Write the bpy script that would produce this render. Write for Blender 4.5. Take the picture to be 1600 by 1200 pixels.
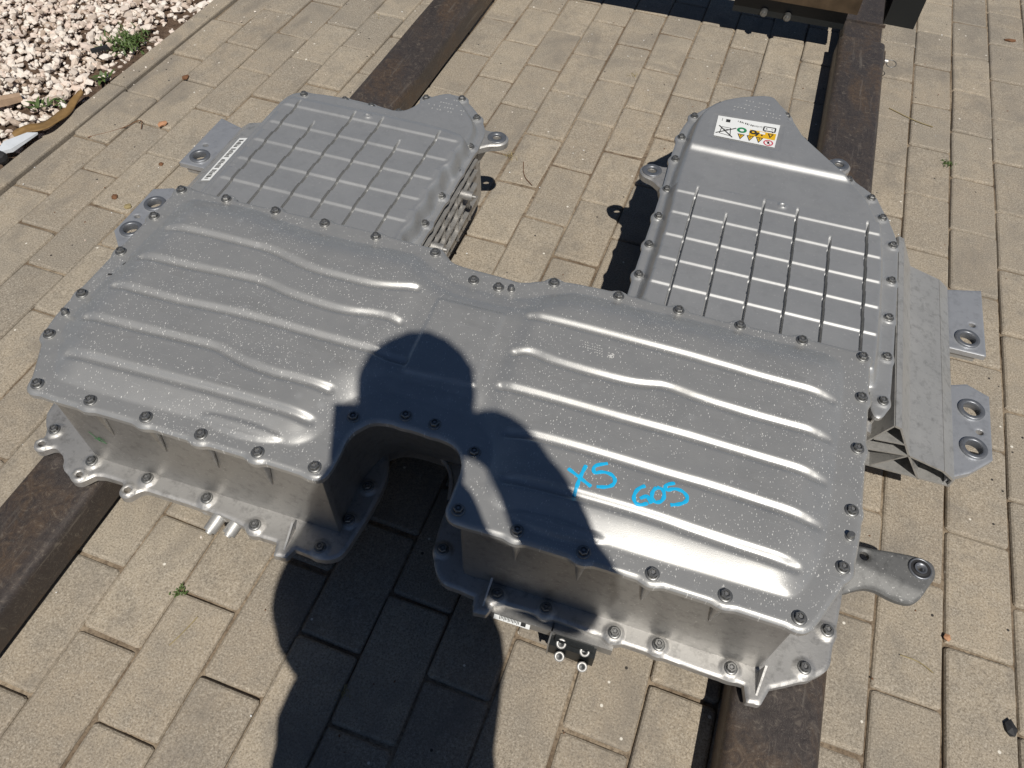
import bpy, bmesh, math, random
import numpy as np
from mathutils import Vector, Matrix
random.seed(7)
rng = np.random.default_rng(7)
SC = bpy.context.scene
COL = SC.collection
for o in list(bpy.data.objects):
    bpy.data.objects.remove(o)

# ------------------------------------------------------------------ camera
YAW, PITCH, ROLL = -0.310519, 0.915733, 0.045536
CAM_LOC = Vector((-0.500215, 0.0, 1.120126))
def camera_axes():
    cy, sy, cp, sp = math.cos(YAW), math.sin(YAW), math.cos(PITCH), math.sin(PITCH)
    f = Vector((sy * cp, cy * cp, -sp)); r = Vector((cy, -sy, 0)); u = r.cross(f)
    cr, sr = math.cos(ROLL), math.sin(ROLL)
    return cr * r + sr * u, -sr * r + cr * u, f
R_, U_, F_ = camera_axes()
cam_d = bpy.data.cameras.new('camera'); cam = bpy.data.objects.new('camera', cam_d); COL.objects.link(cam)
cam_d.sensor_fit = 'HORIZONTAL'; cam_d.sensor_width = 36.0; cam_d.lens = 27.0
cam_d.clip_start = 0.02; cam_d.clip_end = 500
cam.matrix_world = Matrix(((R_.x, U_.x, -F_.x, CAM_LOC.x), (R_.y, U_.y, -F_.y, CAM_LOC.y), (R_.z, U_.z, -F_.z, CAM_LOC.z), (0, 0, 0, 1)))
SC.camera = cam

# ------------------------------------------------------------------ sky, sun, exposure
SUN_TRAVEL = Vector((-0.27656, 0.50137, -0.81984))
SUN_ELEV = math.asin(0.81984); SUN_AZ = math.atan2(0.27656, -0.50137)
W = bpy.data.worlds.new('World'); SC.world = W; W.use_nodes = True
wn, wl = W.node_tree.nodes, W.node_tree.links
sky = wn.new('ShaderNodeTexSky'); sky.sky_type = 'NISHITA'; sky.sun_disc = False
sky.sun_elevation = SUN_ELEV; sky.sun_rotation = SUN_AZ; sky.air_density = 0.8; sky.dust_density = 0.1; sky.ozone_density = 1.5; sky.altitude = 2200
wl.new(sky.outputs[0], wn['Background'].inputs[0]); wn['Background'].inputs[1].default_value = 0.05
sun_d = bpy.data.lights.new('sun', 'SUN'); sun_d.energy = 5.0; sun_d.angle = math.radians(0.53); sun_d.color = (1.0, 0.955, 0.88)
sun = bpy.data.objects.new('sun', sun_d); COL.objects.link(sun); sun.location = (2, -4, 6)
sun.rotation_euler = SUN_TRAVEL.to_track_quat('-Z', 'Y').to_euler()
SC.view_settings.view_transform = 'Standard'; SC.view_settings.look = 'None'
SC.view_settings.exposure = -0.24; SC.view_settings.gamma = 1.0; SC.view_settings.use_curve_mapping = False

# ------------------------------------------------------------------ node helpers
class NT:
    def __init__(s, name):
        s.m = bpy.data.materials.new(name); s.m.use_nodes = True
        s.n = s.m.node_tree.nodes; s.l = s.m.node_tree.links
        s.b = s.n['Principled BSDF']; s.tc = None; s.ge = None
    def put(s, sock, v):
        if v is None: return
        if isinstance(v, bpy.types.NodeSocket): s.l.new(v, sock)
        elif isinstance(v, (tuple, list)) and len(v) == 3 and sock.type == 'RGBA': sock.default_value = (*v, 1)
        else: sock.default_value = v
    def obj(s):
        if not s.tc: s.tc = s.n.new('ShaderNodeTexCoord')
        return s.tc.outputs['Object']
    def pos(s):
        if not s.ge: s.ge = s.n.new('ShaderNodeNewGeometry')
        return s.ge.outputs['Position']
    def map(s, v, sc=(1, 1, 1), loc=(0, 0, 0), rot=(0, 0, 0)):
        n = s.n.new('ShaderNodeMapping'); s.l.new(v, n.inputs[0]); n.inputs['Scale'].default_value = sc
        n.inputs['Location'].default_value = loc; n.inputs['Rotation'].default_value = rot
        return n.outputs[0]
    def noise(s, v, sc, det=4, rough=.55, dist=0, col=False):
        n = s.n.new('ShaderNodeTexNoise'); s.l.new(v, n.inputs['Vector'])
        n.inputs['Scale'].default_value = sc; n.inputs['Detail'].default_value = det
        n.inputs['Roughness'].default_value = rough; n.inputs['Distortion'].default_value = dist
        return n.outputs['Color' if col else 'Fac']
    def vor(s, v, sc, feat='F1', out='Distance'):
        n = s.n.new('ShaderNodeTexVoronoi'); n.feature = feat; s.l.new(v, n.inputs['Vector']); n.inputs['Scale'].default_value = sc
        return n.outputs[out]
    def ramp(s, v, stops, interp='LINEAR'):
        n = s.n.new('ShaderNodeValToRGB'); s.l.new(v, n.inputs[0]); cr = n.color_ramp; cr.interpolation = interp
        while len(cr.elements) < len(stops): cr.elements.new(.5)
        for e, (p, c) in zip(cr.elements, stops):
            e.position = p; e.color = (c, c, c, 1) if isinstance(c, (int, float)) else (*c, 1)
        return n.outputs[0]
    def math(s, op, a, b=None, c=None):
        n = s.n.new('ShaderNodeMath'); n.operation = op
        for i, x in enumerate((a, b, c)):
            if x is not None: s.put(n.inputs[i], x)
        return n.outputs[0]
    def mix(s, f, a, b, mode='MIX'):
        n = s.n.new('ShaderNodeMix'); n.data_type = 'RGBA'; n.blend_type = mode
        s.put(n.inputs[0], f); s.put(n.inputs[6], a); s.put(n.inputs[7], b)
        return n.outputs[2]
    def bump(s, h, st, dist, prev=None):
        n = s.n.new('ShaderNodeBump'); s.l.new(h, n.inputs['Height']); n.inputs['Strength'].default_value = st; n.inputs['Distance'].default_value = dist
        if prev is not None: s.l.new(prev, n.inputs['Normal'])
        return n.outputs[0]
    def sepc(s, v):
        n = s.n.new('ShaderNodeSeparateColor'); s.l.new(v, n.inputs[0]); return n.outputs
    def done(s, col=None, rough=None, metal=None, nrm=None, spec=None):
        s.put(s.b.inputs['Base Color'], col); s.put(s.b.inputs['Roughness'], rough); s.put(s.b.inputs['Metallic'], metal)
        if nrm is not None: s.l.new(nrm, s.b.inputs['Normal'])
        if spec is not None: s.put(s.b.inputs['Specular IOR Level'], spec)
        return s.m

def mat_flecked():
    t = NT('flecked_aluminium'); v = t.obj()
    big = t.noise(v, 5, 5, .6); fine = t.noise(v, 900, 2, .6); mid = t.noise(v, 38, 4, .6)
    base = t.mix(big, (.400, .400, .393), (.455, .453, .443))
    base = t.mix(t.ramp(mid, [(.35, 0), (.75, 1)]), base, (.47, .465, .45))
    # dried water spots: small pale flecks, some of them drawn out
    dens = t.ramp(t.noise(v, 7, 4, .65), [(.34, .12), (.50, .55), (.68, 1.25)])
    def flecks(sc, size, keep, rot, stretch, seed):
        w = t.map(v, (stretch, 1, 1), (seed, seed * .7, 0), (0, 0, rot))
        warp = t.n.new('ShaderNodeVectorMath'); warp.operation = 'MULTIPLY_ADD'
        t.l.new(t.noise(v, 150, 2, .5, 0, True), warp.inputs[0]); warp.inputs[1].default_value = (.004, .004, 0); t.l.new(w, warp.inputs[2])
        n = t.n.new('ShaderNodeTexVoronoi'); n.inputs['Scale'].default_value = sc; n.voronoi_dimensions = '2D'
        t.l.new(warp.outputs[0], n.inputs['Vector'])
        c = t.sepc(n.outputs['Color'])
        r = t.math('MULTIPLY', c[1], size)
        a = t.math('LESS_THAN', n.outputs['Distance'], r)
        b = t.math('LESS_THAN', c[0], t.math('MULTIPLY', dens, keep))
        return t.math('MULTIPLY', a, b)
    f = t.math('MAXIMUM', flecks(140, .185, .40, .5, 2.6, 0), flecks(210, .19, .36, -.7, 1.9, 3.3))
    f = t.math('MAXIMUM', f, flecks(100, .15, .26, 1.2, 2.3, 7.1))
    halo = t.ramp(t.vor(v, 26), [(.03, .45), (.2, 0)])
    haze = t.math('MULTIPLY', halo, t.ramp(t.noise(v, 13, 2), [(.48, 0), (.62, 1)]))
    smear = t.ramp(t.noise(t.map(v, (.5, 1.6, 1), (2, 1, 0), (0, 0, .35)), 16, 5, .7, .8), [(.55, 0), (.72, .35)])
    base = t.mix(smear, base, (.33, .325, .31))
    scr = t.noise(t.map(v, (1, 14, 1), (0, 0, 0), (0, 0, .6)), 22, 2, .4)
    base = t.mix(t.ramp(scr, [(.70, 0), (.74, .4)]), base, (.56, .56, .55))
    base = t.mix(haze, base, (.62, .62, .61))
    base = t.mix(t.math('MULTIPLY', f, .62), base, (.76, .75, .72))
    ro = t.math('ADD', t.math('MULTIPLY', big, .06), t.math('MULTIPLY_ADD', fine, .08, .325))
    ro = t.math('ADD', ro, t.math('MULTIPLY', f, .2))
    nb = t.bump(fine, .2, .0004)
    return t.done(base, ro, t.math('MULTIPLY_ADD', f, -.4, .56), nb)

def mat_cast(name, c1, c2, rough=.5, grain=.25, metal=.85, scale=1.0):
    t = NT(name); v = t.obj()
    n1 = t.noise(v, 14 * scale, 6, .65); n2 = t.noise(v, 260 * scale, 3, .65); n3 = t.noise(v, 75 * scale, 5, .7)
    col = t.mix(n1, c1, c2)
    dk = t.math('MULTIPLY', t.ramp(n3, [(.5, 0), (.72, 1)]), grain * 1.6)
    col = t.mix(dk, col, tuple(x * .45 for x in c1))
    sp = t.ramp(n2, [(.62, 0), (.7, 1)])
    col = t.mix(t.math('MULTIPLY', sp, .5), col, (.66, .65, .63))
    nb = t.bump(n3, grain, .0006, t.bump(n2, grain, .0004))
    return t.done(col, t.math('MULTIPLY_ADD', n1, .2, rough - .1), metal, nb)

def mat_plain(name, c, rough=.6, metal=0.0, var=.25, scale=120, bump=.15):
    t = NT(name); v = t.obj()
    n = t.noise(v, scale, 4, .6)
    col = t.mix(n, tuple(x * (1 - var) for x in c), tuple(min(1, x * (1 + var)) for x in c))
    return t.done(col, t.math('MULTIPLY_ADD', n, .2, rough - .1), metal, t.bump(n, bump, .0006))

def mat_paver():
    t = NT('concrete_paver'); v = t.pos()
    oi = t.n.new('ShaderNodeObjectInfo').outputs['Random']
    big = t.noise(v, 2.2, 3); mid = t.noise(v, 24, 5, .65); fin = t.noise(v, 330, 3, .75); gr = t.noise(v, 700, 2, .75)
    col = t.mix(oi, (.262, .230, .188), (.385, .332, .258))
    col = t.mix(t.ramp(big, [(.35, 0), (.65, .6)]), col, (.40, .325, .235))
    col = t.mix(t.ramp(mid, [(.42, 0), (.72, .6)]), col, (.235, .213, .18))
    col = t.mix(t.ramp(fin, [(.34, .7), (.50, 0)]), col, (.13, .11, .085))
    col = t.mix(t.ramp(fin, [(.54, 0), (.68, .65)]), col, (.56, .50, .41))
    col = t.mix(t.ramp(gr, [(.58, 0), (.68, .6)]), col, (.62, .57, .49))
    st = t.noise(t.map(v, (1, .5, 1)), 11, 4, .6, .6)
    col = t.mix(t.ramp(st, [(.54, 0), (.72, .55)]), col, (.19, .17, .145))
    oil = t.noise(v, 3.1, 5, .65, 1.0)
    col = t.mix(t.ramp(oil, [(.53, 0), (.68, .6)]), col, (.19, .172, .15))
    vn = t.n.new('ShaderNodeTexVoronoi'); t.l.new(v, vn.inputs['Vector']); vn.inputs['Scale'].default_value = 55
    c = t.sepc(vn.outputs['Color'])
    spot = t.math('MULTIPLY', t.math('LESS_THAN', vn.outputs['Distance'], .13), t.math('LESS_THAN', c[0], .10))
    col = t.mix(spot, col, t.mix(t.math('LESS_THAN', c[1], .55), (.05, .045, .04), (.72, .68, .6)))
    nb = t.bump(fin, .5, .0012, t.bump(mid, .35, .003))
    return t.done(col, .88, 0, nb, .25)

def mat_rust():
    t = NT('rusted_steel'); v = t.obj()
    n1 = t.noise(t.map(v, (1, .35, 1)), 9, 7, .7, 1.2); n2 = t.noise(v, 46, 6, .7, 2.2); n3 = t.noise(t.map(v, (1, .06, 1)), 90, 4, .65)
    col = t.ramp(n1, [(.30, (.052, .044, .043)), (.46, (.080, .065, .058)), (.60, (.118, .080, .054)), (.74, (.105, .083, .070))])
    col = t.mix(t.ramp(n2, [(.42, 0), (.66, .7)]), col, (.050, .044, .044))
    col = t.mix(t.ramp(n2, [(.30, .7), (.42, 0)]), col, (.21, .18, .145))
    col = t.mix(t.ramp(n3, [(.60, 0), (.72, .6)]), col, (.20, .175, .15))
    sc_ = t.noise(t.map(v, (3.2, 1.1, 1), (0, 0, 0), (0, 0, .7)), 30, 3, .5, 6.0)
    col = t.mix(t.ramp(sc_, [(.49, 0), (.505, .55), (.52, 0)]), col, (.27, .245, .21))
    ro = t.ramp(n2, [(.3, .62), (.7, .38)])
    return t.done(col, ro, .35, t.bump(n2, .35, .0012, t.bump(n3, .25, .0006)))

def mat_stone():
    t = NT('white_gravel'); v = t.pos()
    ge = t.ge.outputs['Random Per Island']
    col = t.ramp(ge, [(0, (.40, .31, .24)), (.06, (.62, .52, .44)), (.25, (.76, .68, .60)), (.5, (.80, .74, .67)), (.72, (.70, .57, .49)), (.88, (.58, .51, .45)), (.97, (.36, .27, .20)), (1, (.80, .76, .71))])
    n = t.noise(v, 160, 4, .65); n2 = t.noise(v, 45, 3)
    col = t.mix(t.ramp(n, [(.5, 0), (.85, .4)]), col, (.55, .45, .37))
    col = t.mix(t.ramp(n2, [(.6, 0), (.8, .4)]), col, (.50, .37, .28))
    return t.done(col, .8, 0, t.bump(n, .5, .002), .3)

def mat_soil():
    t = NT('dark_soil'); v = t.pos()
    n = t.noise(v, 60, 6, .7); n2 = t.noise(v, 300, 3, .7)
    col = t.ramp(n, [(.3, (.05, .032, .022)), (.55, (.12, .08, .055)), (.75, (.20, .14, .10))])
    col = t.mix(t.ramp(n2, [(.55, 0), (.7, .6)]), col, (.28, .22, .17))
    return t.done(col, .95, 0, t.bump(n2, .7, .003, t.bump(n, .6, .006)), .2)

def mat_sand():
    t = NT('joint_sand'); v = t.pos()
    n = t.noise(v, 140, 5, .7); b = t.noise(v, 5, 4, .6)
    col = t.mix(t.ramp(b, [(.4, 0), (.6, 1)]), (.17, .125, .085), (.34, .275, .20))
    col = t.mix(t.ramp(n, [(.38, .65), (.55, 0)]), col, (.07, .05, .035))
    return t.done(col, .95, 0, t.bump(n, .8, .002), .2)

MAT = {}
MAT['cover'] = mat_flecked()
MAT['module'] = mat_cast('module_cover_aluminium', (.455, .46, .46), (.51, .51, .505), .42, .10, .62, .8)
MAT['cast'] = mat_cast('cast_aluminium', (.46, .445, .425), (.56, .55, .53), .50, .40, .72)
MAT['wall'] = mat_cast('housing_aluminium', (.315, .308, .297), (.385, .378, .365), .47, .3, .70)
MAT['extr'] = mat_cast('extruded_aluminium', (.47, .462, .44), (.56, .55, .53), .48, .35, .62)
MAT['forged'] = mat_cast('forged_grey_metal', (.135, .135, .135), (.20, .20, .195), .62, .35, .45)
MAT['plate'] = mat_cast('milled_plate', (.46, .475, .50), (.57, .58, .60), .40, .2, .62)
MAT['bolt'] = mat_plain('dark_bolt_steel', (.25, .25, .245), .42, .8, .3, 400)
MAT['socket'] = mat_plain('bolt_recess', (.30, .30, .30), .5, .7, .2, 400)
MAT['washer'] = mat_plain('steel_bushing', (.25, .26, .28), .42, .7, .15, 250)
MAT['black'] = mat_plain('black_plastic', (.010, .012, .013), .45, 0, .2, 200)
MAT['rubber'] = mat_plain('black_rubber', (.02, .02, .022), .7, 0, .2, 200)
MAT['paver'] = mat_paver(); MAT['rust'] = mat_rust(); MAT['stone'] = mat_stone(); MAT['soil'] = mat_soil(); MAT['sand'] = mat_sand()
MAT['greenpaint'] = mat_plain('green_paint_marker', (.03, .22, .06), .5, 0, .1, 90, .05)
MAT['cyan'] = mat_plain('cyan_paint_marker', (.012, .43, .76), .5, 0, .16, 90, .05)
MAT['white'] = mat_plain('white_sticker', (.78, .79, .78), .45, 0, .04, 60, .02)
MAT['yellow'] = mat_plain('yellow_print', (.72, .43, .02), .45, 0, .05, 60, .02)
MAT['ink'] = mat_plain('black_print', (.03, .03, .03), .5, 0, .05, 60, .02)
MAT['green'] = mat_plain('green_print', (.02, .22, .09), .5, 0, .05, 60, .02)
MAT['red'] = mat_plain('red_print', (.55, .06, .10), .5, 0, .05, 60, .02)
MAT['etch'] = mat_plain('pale_etching', (.74, .73, .70), .6, .2, .1, 60, .02)
MAT['weed'] = mat_plain('weed_leaf', (.075, .118, .030), .6, 0, .45, 90, .2)
MAT['dryweed'] = mat_plain('dry_grass', (.30, .24, .12), .8, 0, .3, 90, .2)
MAT['strip'] = mat_plain('brown_leather', (.24, .145, .055), .6, 0, .4, 60, .3)
MAT['wood'] = mat_plain('weathered_wood', (.40, .28, .19), .8, 0, .3, 80, .4)
MAT['brownbar'] = mat_plain('oily_brown_bar', (.085, .058, .034), .5, .3, .7, 24, .4)
MAT['orange'] = mat_plain('orange_pebble', (.46, .24, .13), .8, 0, .35, 120, .4)
MAT['brown'] = mat_plain('dry_brown_leaf', (.16, .075, .035), .8, 0, .4, 120, .4)
MAT['grey'] = mat_plain('grey_plastic', (.55, .58, .62), .4, 0, .12, 60, .1)
MAT['skin'] = mat_plain('skin', (.42, .25, .17), .55, 0, .1, 60, .05)
MAT['shirt'] = mat_plain('dark_shirt', (.04, .05, .08), .85, 0, .2, 90, .2)
MAT['trousers'] = mat_plain('dark_trousers', (.03, .03, .04), .85, 0, .2, 90, .2)
MAT['hair'] = mat_plain('dark_hair', (.02, .015, .01), .6, 0, .2, 200, .3)

# ------------------------------------------------------------------ object helpers
def link(name, me, mats=None, parent=None, loc=None, rot=None):
    o = bpy.data.objects.new(name, me); COL.objects.link(o)
    if mats is not None and me is not None and not me.materials:
        for m in (mats if isinstance(mats, (list, tuple)) else [mats]): me.materials.append(MAT[m] if isinstance(m, str) else m)
    if parent: o.parent = parent
    if loc is not None: o.location = loc
    if rot is not None: o.rotation_euler = rot
    return o
def tag(o, label=None, cat=None, group=None, kind=None):
    if label: o['label'] = label
    if cat: o['category'] = cat
    if group: o['group'] = group
    if kind: o['kind'] = kind
    return o
def empty(name, loc=(0, 0, 0), rz=0):
    o = bpy.data.objects.new(name, None); COL.objects.link(o); o.location = loc; o.rotation_euler = (0, 0, rz); o.empty_display_size = .1
    return o
def mesh(name, v, f, smooth=False):
    me = bpy.data.meshes.new(name); me.from_pydata([tuple(map(float, p)) for p in v], [], [tuple(map(int, q)) for q in f])
    me.update()
    if smooth: me.polygons.foreach_set('use_smooth', [True] * len(me.polygons))
    return me
class MB:
    """collects vertices and faces of one mesh"""
    def __init__(s): s.v = []; s.f = []; s.m = []; s.s = []
    def add(s, v, f, mi=0, sm=False):
        k = len(s.v); s.v += [tuple(p) for p in v]; s.f += [tuple(i + k for i in q) for q in f]
        s.m += [mi] * len(f); s.s += [sm] * len(f)
    def box(s, a, b, mi=0, T=None):
        v = [(x, y, z) for z in (a[2], b[2]) for y in (a[1], b[1]) for x in (a[0], b[0])]
        if T: v = [tuple(T @ Vector(p)) for p in v]
        s.add(v, [(0, 2, 3, 1), (4, 5, 7, 6), (0, 1, 5, 4), (2, 6, 7, 3), (0, 4, 6, 2), (1, 3, 7, 5)], mi)
    def rings(s, rs, mi=0, sm=True, cap0=False, cap1=False):
        n = len(rs[0]); v = [p for r in rs for p in r]; f = []
        for k in range(len(rs) - 1):
            for i in range(n):
                j = (i + 1) % n; f.append((k * n + i, k * n + j, (k + 1) * n + j, (k + 1) * n + i))
        s.add(v, f, mi, sm)
        if cap0: s.add(rs[0], [tuple(range(n))[::-1]], mi)
        if cap1: s.add(rs[-1], [tuple(range(n))], mi)
    def lathe(s, prof, c=(0, 0, 0), n=20, mi=0, T=None, sm=True, cap1=False):
        rs = []
        for r, z in prof:
            ring = [Vector((c[0] + r * math.cos(2 * math.pi * i / n), c[1] + r * math.sin(2 * math.pi * i / n), c[2] + z)) for i in range(n)]
            rs.append([tuple(T @ p) if T else tuple(p) for p in ring])
        s.rings(rs, mi, sm, False, cap1)
    def tube(s, p, q, r0, r1=None, n=12, mi=0, caps=True):
        p, q = Vector(p), Vector(q); r1 = r0 if r1 is None else r1
        w = (q - p).normalized(); a = w.orthogonal().normalized(); b = w.cross(a)
        ring = lambda c, r: [tuple(c + r * (math.cos(t) * a + math.sin(t) * b)) for t in [2 * math.pi * i / n for i in range(n)]]
        s.rings([ring(p, r0), ring(q, r1)], mi, True, caps, caps)
    def prism(s, poly, z0, z1, mi=0, caps=True, sm=False, poly0=None):
        lo = [(x, y, z0) for x, y in (poly0 or poly)]; hi = [(x, y, z1) for x, y in poly]
        s.rings([lo, hi], mi, sm)
        if caps: s.add(hi, [tuple(range(len(hi)))], mi); s.add(lo, [tuple(range(len(lo)))[::-1]], mi)
    def build(s, name, mats, parent=None, loc=None, rot=None):
        me = bpy.data.meshes.new(name); me.from_pydata(s.v, [], s.f); me.update()
        for m in (mats if isinstance(mats, (list, tuple)) else [mats]): me.materials.append(MAT[m])
        me.polygons.foreach_set('material_index', s.m); me.polygons.foreach_set('use_smooth', s.s); me.update()
        return link(name, me, None, parent, loc, rot)

# ------------------------------------------------------------------ outline tools
def chaikin(P, n=2, closed=True):
    P = np.asarray(P, float)
    for _ in range(n):
        Q = np.roll(P, -1, 0) if closed else P[1:]
        A = P if closed else P[:-1]
        R = np.empty((2 * len(A), 2)); R[0::2] = .75 * A + .25 * Q; R[1::2] = .25 * A + .75 * Q
        P = R if closed else np.vstack([P[:1], R, P[-1:]])
    return P
def seg_dist(X, Y, P, closed):
    P = np.asarray(P, float); Q = np.roll(P, -1, 0) if closed else P[1:]; A = P if closed else P[:-1]
    d = np.full(X.shape, 1e9)
    for (ax, ay), (bx, by) in zip(A, Q):
        ex, ey = bx - ax, by - ay; L2 = ex * ex + ey * ey + 1e-15
        t = np.clip(((X - ax) * ex + (Y - ay) * ey) / L2, 0, 1)
        d = np.minimum(d, (X - ax - t * ex) ** 2 + (Y - ay - t * ey) ** 2)
    return np.sqrt(d)
def sdf_poly(X, Y, P):
    P = np.asarray(P, float); Q = np.roll(P, -1, 0); ins = np.zeros(X.shape, bool)
    for (ax, ay), (bx, by) in zip(P, Q):
        c = (ay > Y) != (by > Y)
        if by != ay: ins ^= c & (X < (bx - ax) * (Y - ay) / (by - ay) + ax)
    d = seg_dist(X, Y, P, True)
    return np.where(ins, -d, d)
def smin(a, b, k):
    h = np.clip(.5 + .5 * (b - a) / k, 0, 1)
    return b * (1 - h) + a * h - k * h * (1 - h)
def sst(t):
    t = np.clip(t, 0, 1); return t * t * (3 - 2 * t)
def offset_poly(P, d):
    P = np.asarray(P, float); a = np.roll(P, 1, 0); b = np.roll(P, -1, 0)
    t = b - a; t /= np.linalg.norm(t, axis=1)[:, None] + 1e-12
    area = .5 * np.sum(P[:, 0] * np.roll(P[:, 1], -1) - np.roll(P[:, 0], -1) * P[:, 1])
    n = np.stack([t[:, 1], -t[:, 0]], 1) * (1 if area > 0 else -1)
    return P + n * d
def sheet(name, sd, hf, bounds, step, thick, mats, parent, lip=.003, lipr=.005, gx=(), gy=()):
    """sheet-metal plate: a grid cut along the outline sd = 0, raised by hf, with a rolled edge of the given thickness"""
    x0, y0, x1, y1 = bounds
    xs = np.arange(x0, x1 + step, step); ys = np.arange(y0, y1 + step, step)
    def refine(s, g):                                               # extra grid lines where creases run
        if not len(g): return s
        g = np.unique(np.round(np.asarray(g), 5)); keep_ = np.min(np.abs(s[:, None] - g[None]), axis=1) > .0010
        return np.sort(np.concatenate([s[keep_], g]))
    xs = refine(xs, gx); ys = refine(ys, gy)
    X, Y = np.meshgrid(xs, ys, indexing='ij'); nx, ny = X.shape
    cx = .25 * (X[:-1, :-1] + X[1:, :-1] + X[1:, 1:] + X[:-1, 1:]); cy = .25 * (Y[:-1, :-1] + Y[1:, :-1] + Y[1:, 1:] + Y[:-1, 1:])
    keep = sd(cx, cy) < 0
    I, J = np.nonzero(keep); idx = lambda i, j: i * ny + j
    F = np.stack([idx(I, J), idx(I + 1, J), idx(I + 1, J + 1), idx(I, J + 1)], 1)
    used = np.unique(F); remap = np.full(nx * ny, -1); remap[used] = np.arange(len(used)); F = remap[F]
    px = X.ravel()[used].copy(); py = Y.ravel()[used].copy()
    E = np.concatenate([F[:, [0, 1]], F[:, [1, 2]], F[:, [2, 3]], F[:, [3, 0]]])
    key = np.minimum(E[:, 0], E[:, 1]) * 10**7 + np.maximum(E[:, 0], E[:, 1])
    _, inv, cnt = np.unique(key, return_inverse=True, return_counts=True)
    B = E[cnt[inv] == 1]; bv = np.unique(B)
    for _ in range(3):
        bx, by = px[bv], py[bv]; s = sd(bx, by); e = 2e-4
        gx = (sd(bx + e, by) - sd(bx - e, by)) / (2 * e); gy = (sd(bx, by + e) - sd(bx, by - e)) / (2 * e)
        g = np.sqrt(gx * gx + gy * gy) + 1e-9; m = np.clip(s, -step * 1.1, step * 1.1)
        px[bv] -= m * gx / g; py[bv] -= m * gy / g
    s = np.minimum(sd(px, py), 0)
    z = hf(px, py) - lip * np.clip(1 + s / lipr, 0, 1) ** 2
    V = np.stack([px, py, z], 1)
    k = len(V); rb = np.full(k, -1); rb[bv] = np.arange(len(bv)); nb = len(bv)
    top = V[bv].copy(); low = V[bv].copy(); low[:, 2] -= thick
    V2 = np.vstack([V, top, low])
    S = np.stack([k + rb[B[:, 1]], k + rb[B[:, 0]], k + nb + rb[B[:, 0]], k + nb + rb[B[:, 1]]], 1)
    me = bpy.data.meshes.new(name); FF = np.vstack([F, S])
    me.vertices.add(len(V2)); me.vertices.foreach_set('co', V2.ravel())
    me.loops.add(FF.size); me.loops.foreach_set('vertex_index', FF.ravel().astype(np.int32))
    me.polygons.add(len(FF)); me.polygons.foreach_set('loop_start', np.arange(0, FF.size, 4, dtype=np.int32))
    me.polygons.foreach_set('use_smooth', [True] * len(FF))
    me.update(calc_edges=True); me.validate()
    return link(name, me, mats, parent)

# ---- measured outlines of the pack in its own frame (metres)
FC_OUT=[(-0.5067, -0.2585), (-0.4831, -0.2639), (-0.429, -0.2631), (-0.343, -0.2607), (-0.2603, -0.2609), (-0.1797, -0.26), (-0.0941, -0.2607), (-0.0788, -0.2613), (-0.0708, -0.2488), (-0.07, -0.2195), (-0.0725, -0.1914), (-0.0641, -0.1703), (-0.0492, -0.1566), (-0.0265, -0.152), (0.0085, -0.153), (0.0535, -0.1535), (0.072, -0.1628), (0.0825, -0.1796), (0.0852, -0.1986), (0.0851, -0.2258), (0.087, -0.244), (0.0934, -0.2566), (0.1061, -0.2641), (0.1558, -0.2617), (0.2513, -0.2617), (0.3169, -0.2616), (0.4138, -0.2633), (0.5113, -0.2643), (0.5238, -0.2624), (0.5331, -0.254), (0.548, -0.2224), (0.5641, -0.1861), (0.5721, -0.1691), (0.577, -0.124), (0.5778, -0.1056), (0.5788, -0.0255), (0.5794, 0.0267), (0.5796, 0.0707), (0.58, 0.1375), (0.579, 0.1705), (0.5742, 0.1814), (0.5596, 0.184), (0.5019, 0.186), (0.4092, 0.1801), (0.3454, 0.1795), (0.2767, 0.1831), (0.2221, 0.1837), (0.1869, 0.1843), (0.1214, 0.1816), (0.0884, 0.1714), (0.0574, 0.1546), (0.0381, 0.1566), (-0.038, 0.1581), (-0.0584, 0.1615), (-0.0731, 0.1748), (-0.0893, 0.1831), (-0.1395, 0.1827), (-0.1907, 0.1854), (-0.2983, 0.1849), (-0.4124, 0.1798), (-0.5086, 0.1803), (-0.5437, 0.1837), (-0.5568, 0.1754), (-0.5587, 0.1203), (-0.5618, 0.0305), (-0.5635, -0.093), (-0.5632, -0.1338), (-0.5592, -0.1613), (-0.5441, -0.1915), (-0.523, -0.2328), (-0.5162, -0.2503)]
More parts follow.
